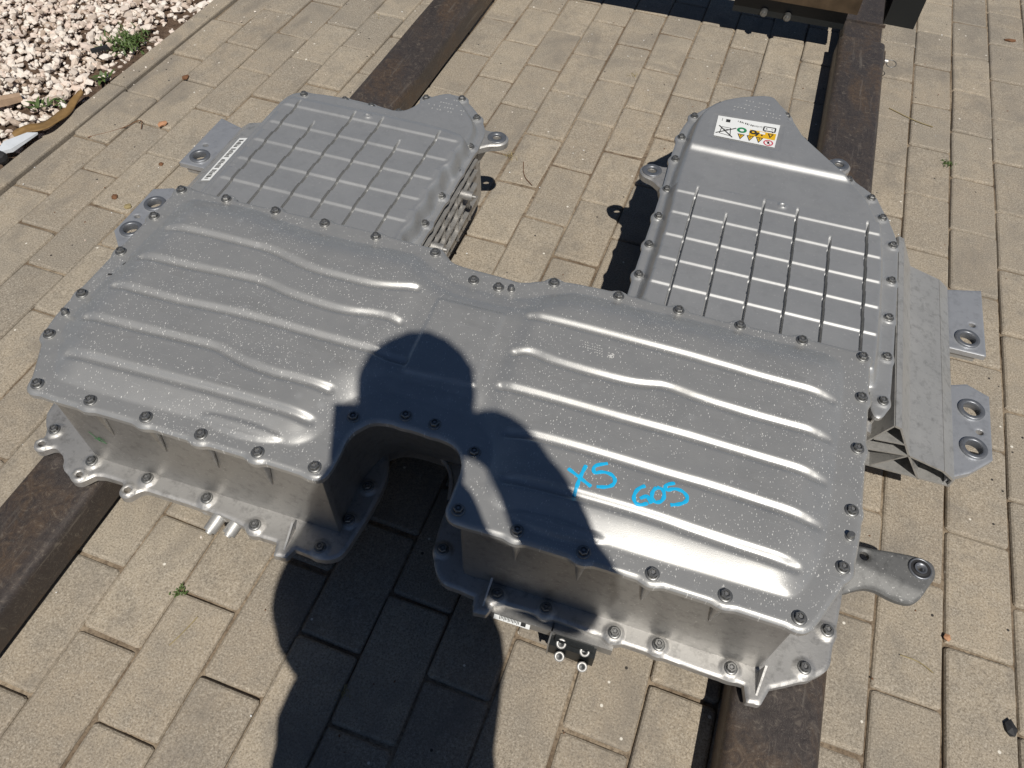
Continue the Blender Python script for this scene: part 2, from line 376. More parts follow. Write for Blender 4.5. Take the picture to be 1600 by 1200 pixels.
FC_IN=[(-0.4896, -0.2294), (-0.4752, -0.2349), (-0.4396, -0.2353), (-0.3733, -0.235), (-0.2676, -0.2295), (-0.2018, -0.2293), (-0.1556, -0.2292), (-0.1292, -0.2274), (-0.1105, -0.2107), (-0.1053, -0.1898), (-0.103, -0.1641), (-0.0981, -0.1413), (-0.0798, -0.1259), (-0.0584, -0.1105), (-0.0445, -0.108), (0.0175, -0.1071), (0.0643, -0.1099), (0.0938, -0.1248), (0.1103, -0.1445), (0.1167, -0.1659), (0.1181, -0.1924), (0.1258, -0.2148), (0.1397, -0.2261), (0.1574, -0.2295), (0.185, -0.2311), (0.2476, -0.2333), (0.3105, -0.2332), (0.4023, -0.2329), (0.4909, -0.2311), (0.5017, -0.2299), (0.5097, -0.2216), (0.5193, -0.2053), (0.5364, -0.1554), (0.5378, -0.0941), (0.5423, 0.0076), (0.5447, 0.1216), (0.5399, 0.1456), (0.5294, 0.157), (0.5036, 0.1632), (0.4333, 0.1581), (0.3699, 0.1624), (0.307, 0.1619), (0.2425, 0.1585), (0.2225, 0.1598), (0.1556, 0.1603), (0.1309, 0.1545), (0.096, 0.1351), (0.0729, 0.1213), (0.0439, 0.1167), (0.0002, 0.1156), (-0.0356, 0.1174), (-0.0766, 0.1339), (-0.1137, 0.1542), (-0.1422, 0.1549), (-0.228, 0.1495), (-0.3235, 0.151), (-0.4097, 0.1687), (-0.504, 0.159), (-0.5228, 0.1505), (-0.5266, 0.1318), (-0.5285, 0.0744), (-0.5357, -0.0549), (-0.5354, -0.101), (-0.5344, -0.1461), (-0.5198, -0.1793), (-0.5011, -0.2132)]
RIB0=[(-0.5062, 0.0721), (-0.4286, 0.076), (-0.3723, 0.0757), (-0.3255, 0.077), (-0.2828, 0.0665), (-0.2432, 0.0584), (-0.1902, 0.0583), (-0.1487, 0.0587), (-0.1175, 0.0655), (-0.0838, 0.076)]
RIB1=[(-0.5046, 0.0012), (-0.4204, 0.0029), (-0.3348, 0.0101), (-0.2958, 0.011), (-0.2591, 0.0016), (-0.2052, -0.0027), (-0.161, -0.0034), (-0.1247, 0.0054), (-0.0987, 0.0079), (-0.0814, 0.0047)]
RIB2=[(-0.5057, -0.0645), (-0.4136, -0.0652), (-0.3132, -0.0581), (-0.2454, -0.0566), (-0.1944, -0.0581), (-0.0963, -0.0577), (-0.0486, -0.057)]
RIB3=[(-0.5061, -0.131), (-0.4065, -0.1284), (-0.3083, -0.1229), (-0.2869, -0.1253), (-0.2542, -0.1356), (-0.2006, -0.1394), (-0.1853, -0.1376), (-0.1231, -0.1368)]
RIB4=[(-0.4892, -0.1957), (-0.3636, -0.1924), (-0.2371, -0.1886), (-0.1744, -0.1879), (-0.1255, -0.1895)]
RIB5=[(0.0953, 0.0785), (0.1749, 0.08), (0.2569, 0.0791), (0.3488, 0.0775), (0.4384, 0.0725), (0.5273, 0.0719)]
RIB6=[(0.0943, 0.005), (0.1155, 0.0124), (0.1483, 0.0054), (0.1948, 0.0035), (0.2553, 0.0033), (0.2836, 0.0084), (0.3062, 0.0151), (0.3603, 0.0063), (0.4461, 0.0026), (0.5264, 0.0044)]
RIB7=[(0.0945, -0.0581), (0.1812, -0.0566), (0.2691, -0.0582), (0.3539, -0.0578), (0.3982, -0.0593), (0.5252, -0.0631)]
RIB8=[(0.1253, -0.1246), (0.1711, -0.1215), (0.2557, -0.1212), (0.3652, -0.1234), (0.3811, -0.1228), (0.5242, -0.1291)]
RIB9=[(0.1444, -0.1908), (0.2013, -0.1877), (0.2444, -0.1872), (0.3239, -0.1869), (0.392, -0.1907), (0.5025, -0.1945)]
FBOLT=[(-0.5015, -0.2488), (-0.4179, -0.2494), (-0.3334, -0.2489), (-0.2514, -0.2495), (-0.1689, -0.2502), (-0.0908, -0.2467), (-0.0773, -0.1608), (-0.0127, -0.1364), (0.0283, -0.1365), (0.0924, -0.1609), (0.1017, -0.2454), (0.1784, -0.2494), (0.2613, -0.2504), (0.3446, -0.2512), (0.4295, -0.2505), (0.5133, -0.2502), (0.5571, -0.1714), (0.5637, -0.0898), (0.5667, 0.0075), (0.5682, 0.0965), (0.567, 0.1725), (0.4806, 0.1758), (0.3902, 0.1746), (0.2982, 0.1751), (0.206, 0.1736), (0.1054, 0.1684), (0.0279, 0.1308), (-0.0129, 0.1324), (-0.0905, 0.1698), (-0.1936, 0.1727), (-0.2846, 0.1745), (-0.3734, 0.1745), (-0.4645, 0.1745), (-0.5461, 0.1698), (-0.5507, 0.0973), (-0.5513, 0.009), (-0.5507, -0.0874), (-0.5441, -0.1691)]
FPIN=[(-0.5489, -0.1277), (0.0476, 0.1334), (0.5632, -0.1275)]
HW_X_0=[(0.2147, -0.1554), (0.2312, -0.1631), (0.2487, -0.1715)]
HW_X_1=[(0.2353, -0.1434), (0.2322, -0.1628), (0.2317, -0.1879)]
HW_5_0=[(0.2605, -0.1323), (0.2437, -0.1413), (0.2474, -0.1528), (0.2557, -0.1463), (0.2678, -0.1458), (0.275, -0.1518), (0.2744, -0.1604), (0.2667, -0.1666), (0.2549, -0.1694)]
HW_G_0=[(0.3121, -0.1488), (0.3044, -0.155), (0.3009, -0.1668), (0.304, -0.1762), (0.3113, -0.1779), (0.3199, -0.1719)]
HW_G_1=[(0.3093, -0.1686), (0.3177, -0.1611), (0.3197, -0.1662), (0.3238, -0.1713)]
HW_0_0=[(0.3257, -0.1465), (0.3218, -0.1538), (0.3224, -0.163), (0.3281, -0.1685), (0.3352, -0.1644), (0.3375, -0.1555), (0.3337, -0.1462), (0.3257, -0.1465)]
HW_5b_0=[(0.3462, -0.1331), (0.3344, -0.1396), (0.338, -0.1478), (0.3457, -0.141), (0.3566, -0.1408), (0.3647, -0.1475), (0.364, -0.1547), (0.3563, -0.1612), (0.3462, -0.1653)]
LF_OUT=[(-0.6216, -0.1987), (-0.6091, -0.2194), (-0.5903, -0.2374), (-0.5606, -0.2548), (-0.5392, -0.2647), (-0.5297, -0.2831), (-0.5077, -0.2898), (-0.4879, -0.2878), (-0.473, -0.2745), (-0.4315, -0.2732), (-0.3951, -0.2748), (-0.3002, -0.2743), (-0.2332, -0.277), (-0.1975, -0.2887), (-0.1654, -0.2874), (-0.1029, -0.2913), (-0.0853, -0.2906), (-0.0704, -0.2804), (-0.0656, -0.2653), (-0.0629, -0.2433), (-0.0583, -0.2091), (-0.0565, -0.155), (-0.0604, -0.1291), (-0.078, -0.0885), (-0.0509, -0.0679), (-0.0292, -0.068), (0.0069, -0.0782), (0.0343, -0.1029), (0.0465, -0.1546), (0.0451, -0.1774), (0.0493, -0.2139), (0.0576, -0.2425), (0.0696, -0.2608), (0.0843, -0.2718), (0.1071, -0.272), (0.1299, -0.2751), (0.2268, -0.2694), (0.3176, -0.2734), (0.3788, -0.2737), (0.4605, -0.2772), (0.5004, -0.276), (0.5306, -0.2727), (0.5602, -0.2562), (0.5915, -0.2364), (0.6055, -0.2231), (0.6097, -0.2121), (0.6102, -0.1923), (0.6153, -0.1492), (0.6204, -0.0981)]
LBOLT=[(-0.5821, -0.2285), (-0.4927, -0.2587), (-0.3961, -0.2578), (-0.2945, -0.259), (-0.2059, -0.2754), (-0.1012, -0.2772), (-0.0812, -0.2246), (-0.0778, -0.1647), (0.0653, -0.2243), (0.1602, -0.2628), (0.2295, -0.2607), (0.3262, -0.2638), (0.386, -0.2611), (0.4824, -0.2617), (0.5748, -0.2302), (0.6006, -0.1696)]
LEAR=[(-0.5862, -0.2561), (-0.4974, -0.284), (-0.4143, -0.2836)]
LTAB=[(-0.1519, -0.2975), (0.1439, -0.2858), (0.5166, -0.2866)]
LPORT=[(-0.2935, -0.2759), (-0.2707, -0.2871), (-0.2601, -0.2746), (-0.2416, -0.2827)]
LU_BOLT=[(-0.5277, 0.5577), (-0.4422, 0.5677), (-0.384, 0.5654), (-0.3251, 0.5661), (-0.2925, 0.6306), (-0.2239, 0.6537), (-0.1738, 0.6011), (-0.1539, 0.5084), (-0.1545, 0.4336), (-0.153, 0.3544), (-0.1535, 0.2761)]
LU_c1=[(-0.4993, 0.5048), (-0.4993, 0.2041)]
LU_c2=[(-0.4426, 0.4465), (-0.4413, 0.2034)]
LU_c3=[(-0.3849, 0.5036), (-0.3825, 0.2086)]
LU_c4=[(-0.3269, 0.5048), (-0.3257, 0.2046)]
LU_c5=[(-0.2699, 0.4477), (-0.2675, 0.2032)]
LU_c6=[(-0.2098, 0.5018), (-0.2096, 0.2054)]
LU_RING=[(-0.3553, 0.4943)]
LEARS=[(-0.12, 0.5664), (0.187, 0.5691)]
RU_BOLT=[(0.2775, 0.8155), (0.2331, 0.7584), (0.2214, 0.6787), (0.2223, 0.6056), (0.2242, 0.5117), (0.2244, 0.433), (0.2232, 0.3555), (0.2219, 0.2783), (0.3424, 0.8593), (0.4097, 0.8237), (0.4491, 0.7489), (0.5402, 0.6556), (0.5826, 0.6141), (0.6035, 0.5636), (0.6227, 0.4945), (0.6215, 0.4038), (0.619, 0.3153), (0.6178, 0.23), (0.6141, 0.1407)]
RU_c1=[(0.2788, 0.502), (0.2764, 0.2025)]
RU_c2=[(0.3368, 0.446), (0.3353, 0.2018)]
RU_c3=[(0.3957, 0.5051), (0.3931, 0.2095)]
RU_c4=[(0.4535, 0.5022), (0.4508, 0.2035)]
RU_c5=[(0.5114, 0.4462), (0.5095, 0.2038)]
RU_c6=[(0.5721, 0.5074), (0.5674, 0.204)]
LABEL=[(0.2788, 0.734), (0.3973, 0.7428), (0.3943, 0.6658), (0.2799, 0.6655)]
RU_RING=[(0.4253, 0.4975)]
# ------------------------------------------------------------------ ground: paving, kerb, gravel bed
def in_view(x, y, z=0.0, m=1.02):
    d = Vector((x, y, z)) - CAM_LOC; zc = d.dot(F_)
    if zc <= 0: return False
    return abs(d.dot(R_) / zc) < m * 800 / 1200 and abs(d.dot(U_) / zc) < m * 600 / 1200
g = MB(); g.add([(-60, -60, -.02), (60, -60, -.02), (60, 60, -.02), (-60, 60, -.02)], [(0, 1, 2, 3)])
tag(g.build('ground', 'soil'), kind='structure')
def sand_z(x, y):
    h = math.sin(x * 9.1 + 1.2 * math.sin(y * 5.3)) * math.sin(y * 7.7 + .8 * math.sin(x * 6.1))
    c = math.exp(-((x + .85) / .45) ** 2 - ((y - 1.65) / .75) ** 2)
    return -.0062 + .0022 * h + .0024 * c + random.uniform(-.0009, .0009)
pav = MB(); gx = [-2.0 + .02 * i for i in range(131)] + [.8, 1.4, 2.2, 3.2]; gy = [-2.6, -1.6, -.8] + [-.2 + .02 * i for i in range(161)] + [3.4, 4.2, 5.2]
for x in gx:
    for y in gy: pav.v.append((x, y, min(-.0022, sand_z(x, y))))
for i in range(len(gx) - 1):
    for j in range(len(gy) - 1):
        k = i * len(gy) + j; pav.f.append((k, k + len(gy), k + len(gy) + 1, k + 1)); pav.m.append(0); pav.s.append(True)
pavement = tag(pav.build('pavement', 'sand'), kind='structure')

def paver_geo(hx, hy, seed):
    r = random.Random(seed); rings = []
    for ins, z in ((0, -.03), (0, -.0045), (.0016, -.0016), (.0048, 0)):
        x, y = hx - ins, hy - ins; c = .0055; ring = []
        for sx, sy in ((1, 1), (-1, 1), (-1, -1), (1, -1)):
            a = [(sx * x, sy * (y - c)), (sx * (x - .3 * c), sy * (y - .3 * c)), (sx * (x - c), sy * y)]
            if sx * sy < 0: a = a[::-1]
            ring += [(px, py, z) for px, py in a]
        rings.append(ring)
    jit = [(r.uniform(-1, 1) * .0011, r.uniform(-1, 1) * .0011) for _ in range(12)]
    rings = [[(x + jit[i][0], y + jit[i][1], z) for i, (x, y, z) in enumerate(rg)] for rg in rings]
    m = MB(); m.rings(rings, 0, False); m.add(rings[-1], [tuple(range(12))], 0)
    return m
PAV = [paver_geo(.0485, .0970, s) for s in range(16)]
PAV_ME = []
for m in PAV:
    me = mesh('paver', m.v, m.f); me.materials.append(MAT['paver']); PAV_ME.append(me)
spots = []
for r in range(-20, 16):
    pitch = .1985
    ph = (.193 if r % 2 == 0 else .093) + .0019 * r
    if r > -5: ph += .0
    for k in range(-14, 26):
        y0 = .5 + (ph - .1) + k * pitch; cx, cy = (r + .5) * .1, y0 + pitch / 2
        if -2.4 < cy < 5.0: spots.append((cx, cy))
vis = [s for s in spots if any(in_view(s[0] + a, s[1] + b) for a in (-.05, 0, .05) for b in (-.1, 0, .1))]
vis.sort(key=lambda s: (Vector((s[0], s[1], 0)) - CAM_LOC).length)
near = set(vis[:300])
rest = MB()
for s in spots:
    rot = (random.gauss(0, .0035), random.gauss(0, .0025), random.gauss(0, .004))
    loc = (s[0] + random.gauss(0, .0006), s[1] + random.gauss(0, .0009), random.gauss(0, .0012))
    k = random.randrange(16)
    if s in near:
        link('paver', PAV_ME[k], None, pavement, loc, rot)
    else:
        T = Matrix.Translation(loc) @ Matrix.Rotation(rot[2], 4, 'Z') @ Matrix.Rotation(rot[0], 4, 'X')
        rest.add([tuple(T @ Vector(p)) for p in PAV[k].v], PAV[k].f)
tag(rest.build('paver_field', 'paver', pavement), kind='stuff')

kerb = tag(empty('kerb', (-2.03, 0, 0)), kind='structure')
for k in range(-3, 5):
    y0 = 1.362 + k * .84
    m = MB(); P = [(-.025, -.4175), (.025, -.4175), (.025, .4175), (-.025, .4175)]
    q = lambda i, z: [(x * (1 - i / .025), y * (1 - i / .4175), z) for x, y in P]
    m.rings([q(0, -.06), q(0, -.001), q(.0012, .0018), q(.004, .003)], 0, False); m.add(q(.004, .003), [(0, 1, 2, 3)])
    m.build('kerb_stone', 'paver', kerb, (random.gauss(0, .001), y0 + .42, 0), (0, 0, random.gauss(0, .002)))

soil = MB(); n = 60
for i in range(n + 1):
    for j in range(n + 1):
        soil.v.append((-3.6 + 1.545 * i / n, -.2 + 3.6 * j / n, -.014 + .006 * random.random()))
for i in range(n):
    for j in range(n):
        a = i * (n + 1) + j; soil.f.append((a, a + n + 1, a + n + 2, a + 1)); soil.m.append(0); soil.s.append(True)
tag(soil.build('soil_bed', 'soil'), kind='structure')

# gravel: crushed white marble chips, denser away from the kerb
ICO = bmesh.new(); bmesh.ops.create_icosphere(ICO, subdivisions=1, radius=1)
IV = np.array([v.co[:] for v in ICO.verts]); IF = np.array([[v.index for v in f.verts] for f in ICO.faces]); ICO.free()
sv, sf = [], []; cnt = 0
def stone(x, y, z, s):
    global cnt
    sc = s * np.array([rng.uniform(.75, 1.5), rng.uniform(.6, 1.05), rng.uniform(.45, .8)])
    a = rng.uniform(0, 6.28); b = rng.normal(0, .45); c = rng.normal(0, .45)
    Rm = np.array(Matrix.Rotation(a, 3, 'Z') @ Matrix.Rotation(b, 3, 'X') @ Matrix.Rotation(c, 3, 'Y'))
    P = (IV * (1 + rng.uniform(-.28, .28, (12, 1)))) * sc
    sv.append(P @ Rm.T + (x, y, z)); sf.append(IF + cnt * 12); cnt += 1
def bare(x, y):
    d = -2.055 - x
    b = max(0, .055 - d) / .055
    for bx, by, br in ((-2.10, 1.52, .05), (-2.10, 1.42, .045), (-2.08, 1.66, .05), (-2.09, 1.30, .03), (-2.07, 1.85, .05)):
        b = max(b, 1.25 - math.hypot(x - bx, (y - by) * .6) / br)
    return b
for layer, num in ((0, 4200), (1, 3400), (2, 1700)):
    for _ in range(num):
        x = rng.uniform(-2.95, -2.058); y = rng.uniform(.75, 2.25)
        b = bare(x, y)
        if layer > 0 and rng.random() < b * 1.4: continue
        if layer == 0 and rng.random() < b * .65: continue
        s = .0040 + .0100 * rng.random() ** 1.7 + (.006 if rng.random() < .06 else 0)
        if layer == 0: s *= .85
        x = min(x, -2.056 - s)
        stone(x, y, -.010 + layer * .0080 + rng.uniform(0, .004), s)
for _ in range(90):
    x = -2.0 + abs(rng.normal(0, .5)); y = rng.uniform(.3, 2.4)
    if rng.random() < .35: x = -2.03 + rng.uniform(-.02, .02)
    z0 = .004 if x < -2.004 else .001
    stone(x, y, z0, rng.uniform(.0012, .0030))
gm = mesh('gravel', np.vstack(sv), np.vstack(sf)); gm.materials.append(MAT['stone'])
tag(link('gravel', gm), 'white crushed marble chips heaped in the bed beyond the kerb', 'gravel', None, 'stuff')
# ------------------------------------------------------------------ battery pack
bat = empty('battery_pack', (-.803, .65, 0), math.radians(2.0))
tag(bat, 'silver aluminium vehicle battery pack with X5 G05 written in cyan, lying on two steel bars', 'battery')
ZF, ZL, ZS, ZB = .28, .10, .233, .115
FCO = chaikin(FC_OUT, 2); FCI = chaikin(FC_IN, 2)
RIBS = [chaikin(r, 2, False) for r in (RIB0, RIB1, RIB2, RIB3, RIB4, RIB5, RIB6, RIB7, RIB8, RIB9)]
def sd_front(X, Y):
    d = sdf_poly(X, Y, FCO)
    for x, y in FBOLT:
        d = smin(d, np.hypot(X - x, Y - y) - .0155, .006)
    return d
GU, GV = np.arange(-.64, .641, .004), np.arange(-.30, .261, .004)
def dome_raw(X, Y):
    t = np.clip(-sdf_poly(X, Y, FCI) / .050, 0, 1)
    return .0170 * (.35 * sst(t) + .65 * (1 - (1 - t) ** 2))
def blur(A, n, k):
    for _ in range(k):
        for ax in (0, 1):
            B = np.zeros_like(A)
            for s in range(-n, n + 1): B += np.roll(A, s, ax)
            A = B / (2 * n + 1)
    return A
DOME = blur(dome_raw(*np.meshgrid(GU, GV, indexing='ij')), 2, 3)
def bilinear(A, X, Y):
    i = np.clip((X - GU[0]) / .004, 0, len(GU) - 1.001); j = np.clip((Y - GV[0]) / .004, 0, len(GV) - 1.001)
    a, b = i.astype(int), j.astype(int); fx, fy = i - a, j - b
    fx, fy = fx * fx * (3 - 2 * fx), fy * fy * (3 - 2 * fy)
    fx, fy = i - a, j - b
    return (A[a, b] * (1 - fx) + A[a + 1, b] * fx) * (1 - fy) + (A[a, b + 1] * (1 - fx) + A[a + 1, b + 1] * fx) * fy
def h_front(X, Y):
    sd_ = -sdf_poly(X, Y, FCI); t = np.clip(sd_ / .050, 0, 1)
    h = dome_raw(X, Y); w_ = sst(sd_ / .018); h = h * (1 - w_) + bilinear(DOME, X, Y) * w_
    for r in RIBS:
        d = seg_dist(X, Y, r, False)
        h -= .0055 * np.cos(np.clip(d / .0098, 0, 1) * math.pi / 2) ** 2 * np.clip(t * 1.8, 0, 1)
    # pressed pad in the middle
    P = chaikin([(-.0464, .0693), (.0582, .072), (.0613, -.0664), (-.0438, -.0723)], 0)
    P = offset_poly(P, -.007)
    h += .0036 * np.clip((.007 - sdf_poly(X, Y, P)) / .0052, 0, 1)
    # saddle between the two halves
    h -= .0065 * (sst((X + .098) / .034) - sst((X - .076) / .034)) * np.clip(t * 2, 0, 1)
    for cx, cy, a, b in ((-.207, -.2272, .062, .011), (.2214, -.2330, .064, .011)):
        e = 1 - ((X - cx) / a) ** 2 - ((Y - cy - .9 * (X - cx) ** 2) / b) ** 2
        h += .0062 * np.sqrt(np.clip(e, 0, 1)) * np.clip(e * 3, 0, 1) * .9
    # slight hand-feel unevenness of the pressing
    h += .0004 * np.sin(X * 31 + 1.3) * np.sin(Y * 43)
    return h + ZF
cover = sheet('front_cover', sd_front, h_front, (-.62, -.28, .62, .235), .0027, .007, 'cover', bat, .0045, .0055)
cover['label'] = 'wide ribbed front cover speckled with pale dried water spots'

def bolt_mesh():
    m = MB(); n = 18
    m.lathe([(.0088, 0), (.0088, .0016), (.0082, .0024), (.0062, .0026)], n=n, mi=0)
    hexr = [(.0063 * math.cos(math.pi / 3 * i), .0063 * math.sin(math.pi / 3 * i)) for i in range(6)]
    ring = lambda k, z: [(x * k, y * k, z) for x, y in hexr]
    m.rings([ring(1, .0022), ring(1, .0062), ring(.9, .0070), ring(.62, .0070)], 0, False)
    m.rings([ring(.62, .0070), ring(.56, .0045)], 0, False); m.add(ring(.56, .0045), [(0, 1, 2, 3, 4, 5)], 1)
    m.lathe([(.0024, .0045), (.0020, .0062)], n=8, mi=1, cap1=True)
    me = bpy.data.meshes.new('bolt'); me.from_pydata(m.v, [], m.f); me.update(); me.materials.append(MAT['bolt']); me.materials.append(MAT['socket'])
    me.polygons.foreach_set('material_index', m.m); me.polygons.foreach_set('use_smooth', m.s)
    return me
BOLT = bolt_mesh()
def bolts(pts, z, parent, sc=1.0):
    for x, y in pts:
        o = link('bolt', BOLT, None, parent, (x, y, z - .0006), (random.gauss(0, .02), random.gauss(0, .02), random.uniform(0, 6.28))); o.scale = (sc,) * 3
bolts(FBOLT, ZF, cover)
for x, y in FPIN:
    m = MB(); m.lathe([(.0062, 0), (.0058, .0012), (.0042, .0012)], n=14); m.lathe([(.0042, 0), (.0042, .0075), (.0034, .0085)], n=14, cap1=True)
    m.build('locating_pin', 'bolt', cover, (x, y, ZF))

# writing in cyan paint marker, laid on the pressed surface
def ribbon(m, pts, w, hf, dz, taper=True, mi=0):
    P = chaikin(pts, 3, False); Q = [P[0]]
    for a, b in zip(P[:-1], P[1:]):
        k = max(1, int(np.hypot(*(b - a)) / .0012))
        for i in range(1, k + 1): Q.append(a + (b - a) * i / k)
    Q = np.array(Q); T = np.gradient(Q, axis=0); T /= np.linalg.norm(T, axis=1)[:, None] + 1e-12
    N = np.stack([-T[:, 1], T[:, 0]], 1); n = len(Q)
    ww = w * (1 + .12 * np.sin(np.arange(n) * .7 + pts[0][0] * 900)); 
    if taper: ww = ww * np.clip(np.minimum(np.arange(n) + 1.2, n - np.arange(n) + .2) / 2.5, .35, 1)
    A = Q + N * ww[:, None] / 2; B = Q - N * ww[:, None] / 2; C = Q
    v = []
    for S, e in ((A, 0), (C, .0002), (B, 0)):
        z = hf(S[:, 0], S[:, 1]) + dz + e; v += [(x, y, k) for (x, y), k in zip(S, z)]
    f = []
    for i in range(n - 1):
        f.append((i, n + i, n + i + 1, i + 1)); f.append((n + i, 2 * n + i, 2 * n + i + 1, n + i + 1))
    m.add(v, f, mi)
for nm, strokes in (('X', [HW_X_0, HW_X_1]), ('5', [HW_5_0]), ('G', [HW_G_0, HW_G_1]), ('0', [HW_0_0]), ('5', [HW_5b_0])):
    m = MB()
    for s in strokes: ribbon(m, s, .0048, h_front, .0006)
    m.build('handwritten_character', 'cyan', cover)['label'] = 'cyan hand-painted character ' + nm
# pale laser-etched code by the second rib
m = MB(); er = random.Random(3)
def dash(m, x, y, L, w, hf, ang, mi=0):
    c, s = math.cos(ang), math.sin(ang); q = []
    for a, b in ((-L, -w), (L, -w), (L, w), (-L, w)):
        px, py = x + a * c - b * s, y + a * s + b * c; q.append((px, py, float(hf(np.array([px]), np.array([py]))[0]) + .0004))
    m.add(q, [(0, 1, 2, 3)], mi)
for row in range(5):
    for k in range(9):
        if er.random() < .42: continue
        dash(m, .1799 + k * .0034 + row * .0012, .0527 - row * .0046 + .0006 * er.random(), .0011, .00035, h_front, er.choice((0, 0, 1.2, 1.57, -.6)))
for i in range(6):
    for j in range(6):
        if er.random() < .6: dash(m, .2195 + i * .0015, .0370 + j * .0015, .0007, .0007, h_front, 0)
m.build('etched_code', 'etch', cover)['label'] = 'pale etched production code'

# cast front housing with drafted walls and bosses under the flange
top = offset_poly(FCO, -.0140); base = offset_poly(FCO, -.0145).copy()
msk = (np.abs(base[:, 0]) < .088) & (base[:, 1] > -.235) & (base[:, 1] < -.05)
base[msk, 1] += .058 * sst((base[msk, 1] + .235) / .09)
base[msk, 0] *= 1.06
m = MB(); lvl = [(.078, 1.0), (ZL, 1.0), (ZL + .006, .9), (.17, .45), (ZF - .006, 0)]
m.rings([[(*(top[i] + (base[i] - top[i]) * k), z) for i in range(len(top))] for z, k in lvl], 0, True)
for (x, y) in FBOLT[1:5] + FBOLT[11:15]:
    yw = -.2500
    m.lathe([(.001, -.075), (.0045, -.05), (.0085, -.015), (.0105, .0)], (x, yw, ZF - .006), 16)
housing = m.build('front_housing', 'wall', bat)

# rim and rib inside the arched notch
m = MB(); arc = chaikin([(-.086, -.120), (-.079, -.092), (-.050, -.073), (-.022, -.073), (.010, -.082), (.036, -.106), (.047, -.150)], 2, False)
for p, q_ in zip(arc[:-1], arc[1:]): m.tube((*p, ZL + .006), (*q_, ZL + .006), .0036, .0036, 8, 0, False)
for dx in (-.004, .004): m.add([(-.018 + dx - .0012, -.1265, .262), (-.018 + dx + .0012, -.1265, .262), (-.018 + dx + .0012, -.0765, ZL + .006), (-.018 + dx - .0012, -.0765, ZL + .006), (-.018 + dx - .0012, -.1185, .262), (-.018 + dx + .0012, -.1185, .262), (-.018 + dx + .0012, -.0700, ZL + .006), (-.018 + dx - .0012, -.0700, ZL + .006)], [(0, 3, 2, 1), (0, 4, 7, 3), (1, 2, 6, 5), (4, 5, 6, 7)])
m.build('arch_rim', 'cast', bat)

# lower mounting flange with bolt pads and lugs
LFO = chaikin(LF_OUT + [(.612, -.02), (.605, .19), (-.605, .19), (-.625, -.12)], 1)
def sd_low(X, Y):
    d = sdf_poly(X, Y, LFO)
    for x, y in LBOLT: d = smin(d, np.hypot(X - x, Y - y) - .0150, .004)
    for (x, y), (ax, ay) in zip(LEAR, ((-.565, -.235), (-.490, -.262), (-.402, -.262))):
        d = smin(d, seg_dist(X, Y, [(x, y), (ax, ay)], False) - .0125, .010)
    for x, y in LTAB:
        tri = [(x - .020, y + .034), (x + .026, y + .034), (x + .010, y - .008), (x - .008, y - .010)]
        d = np.minimum(d, sdf_poly(X, Y, tri))
    for x, y in LEAR: d = np.maximum(d, .0052 - np.hypot(X - x, Y - y))
    return d
def h_low(X, Y):
    h = np.full(X.shape, ZL, float)
    for x, y in LBOLT: h = np.maximum(h, ZL + .0032 * sst((.0135 - np.hypot(X - x, Y - y)) / .0022))
    for x, y in LEAR: h = np.maximum(h, ZL + .0035 * sst((.0112 - np.hypot(X - x, Y - y)) / .002))
    return h
low = sheet('lower_flange', sd_low, h_low, (-.66, -.33, .66, .21), .0028, .012, 'cast', bat, .0028, .004)
bolts(LBOLT, ZL + .0032, low, 1.02)
for x, y in LTAB:
    m = MB(); v = [(x + .004, y + .034, ZL), (x + .004, y + .002, ZL), (x + .0065, y + .034, ZL + .026), (x + .0015, y + .034, ZL), (x + .0015, y + .002, ZL), (x + .0035, y + .034, ZL + .026)]
    m.add(v, [(0, 1, 2), (3, 5, 4), (1, 4, 5, 2), (0, 2, 5, 3)])
    m.build('gusset', 'cast', low)
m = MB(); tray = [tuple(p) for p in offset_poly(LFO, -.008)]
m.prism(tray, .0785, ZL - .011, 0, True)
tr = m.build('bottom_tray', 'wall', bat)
# coolant ports at the front edge
m = MB()
for x, y, r in ((LPORT[0][0], LPORT[0][1] + .008, .0085), (LPORT[2][0], LPORT[2][1] + .006, .0085)):
    m.lathe([(r, .0), (r, .006), (r * .7, .009), (0, .010)], (x, y, .082), 16)
for x, y in (LPORT[1], LPORT[3]):
    m.tube((x + .003, y + .022, .088), (x - .004, y - .010, .080), .0105, .0100, 18); m.tube((x - .004, y - .010, .080), (x - .0048, y - .0135, .0793), .006, .005, 14)
m.box((-.300, -.274, .078), (-.232, -.262, .087))
m.build('coolant_port', 'extr', bat)
# plug block under the front edge
m = MB()
m.box((.246, -.298, .048), (.310, -.262, .078), 0)
m.box((.2445, -.3005, .046), (.2465, -.262, .0885), 1)
m.box((.252, -.292, .078), (.306, -.262, .084), 0)
for x, y, z in ((.2620, -.2920, .079), (.2640, -.3050, .066), (.2950, -.2920, .078), (.2970, -.3080, .064)):
    T = Matrix.Translation((x, y, z)) @ Matrix.Rotation(math.radians(28), 4, 'X')
    m.lathe([(.0072, -.024), (.0072, .002)], n=18, mi=0, T=T)
    m.lathe([(.0072, .002), (.0068, .0032), (.0040, .0034), (.0036, .001)], n=18, mi=2, T=T); m.lathe([(.0036, .001), (.0, .0005)], n=18, mi=0, T=T)
m.build('plug_block', ['black', 'wall', 'extr'], bat)
m = MB(); T = Matrix.Translation((.189, -.2845, .0830)) @ Matrix.Rotation(math.radians(62), 4, 'X')
q = lambda a, b, c, d, z, mi: m.add([tuple(T @ Vector(p)) for p in ((a, b, z), (c, b, z), (c, d, z), (a, d, z))], [(0, 1, 2, 3)], mi)
q(-.026, -.006, .026, .006, .0, 0)
for k in range(14): q(-.018 + k * .0021, -.004 + (k % 3) * .001, -.017 + k * .0021, .003, .0003, 1)
q(.013, -.004, .020, .004, .0003, 1)
m.build('data_sticker', ['white', 'ink'], bat)
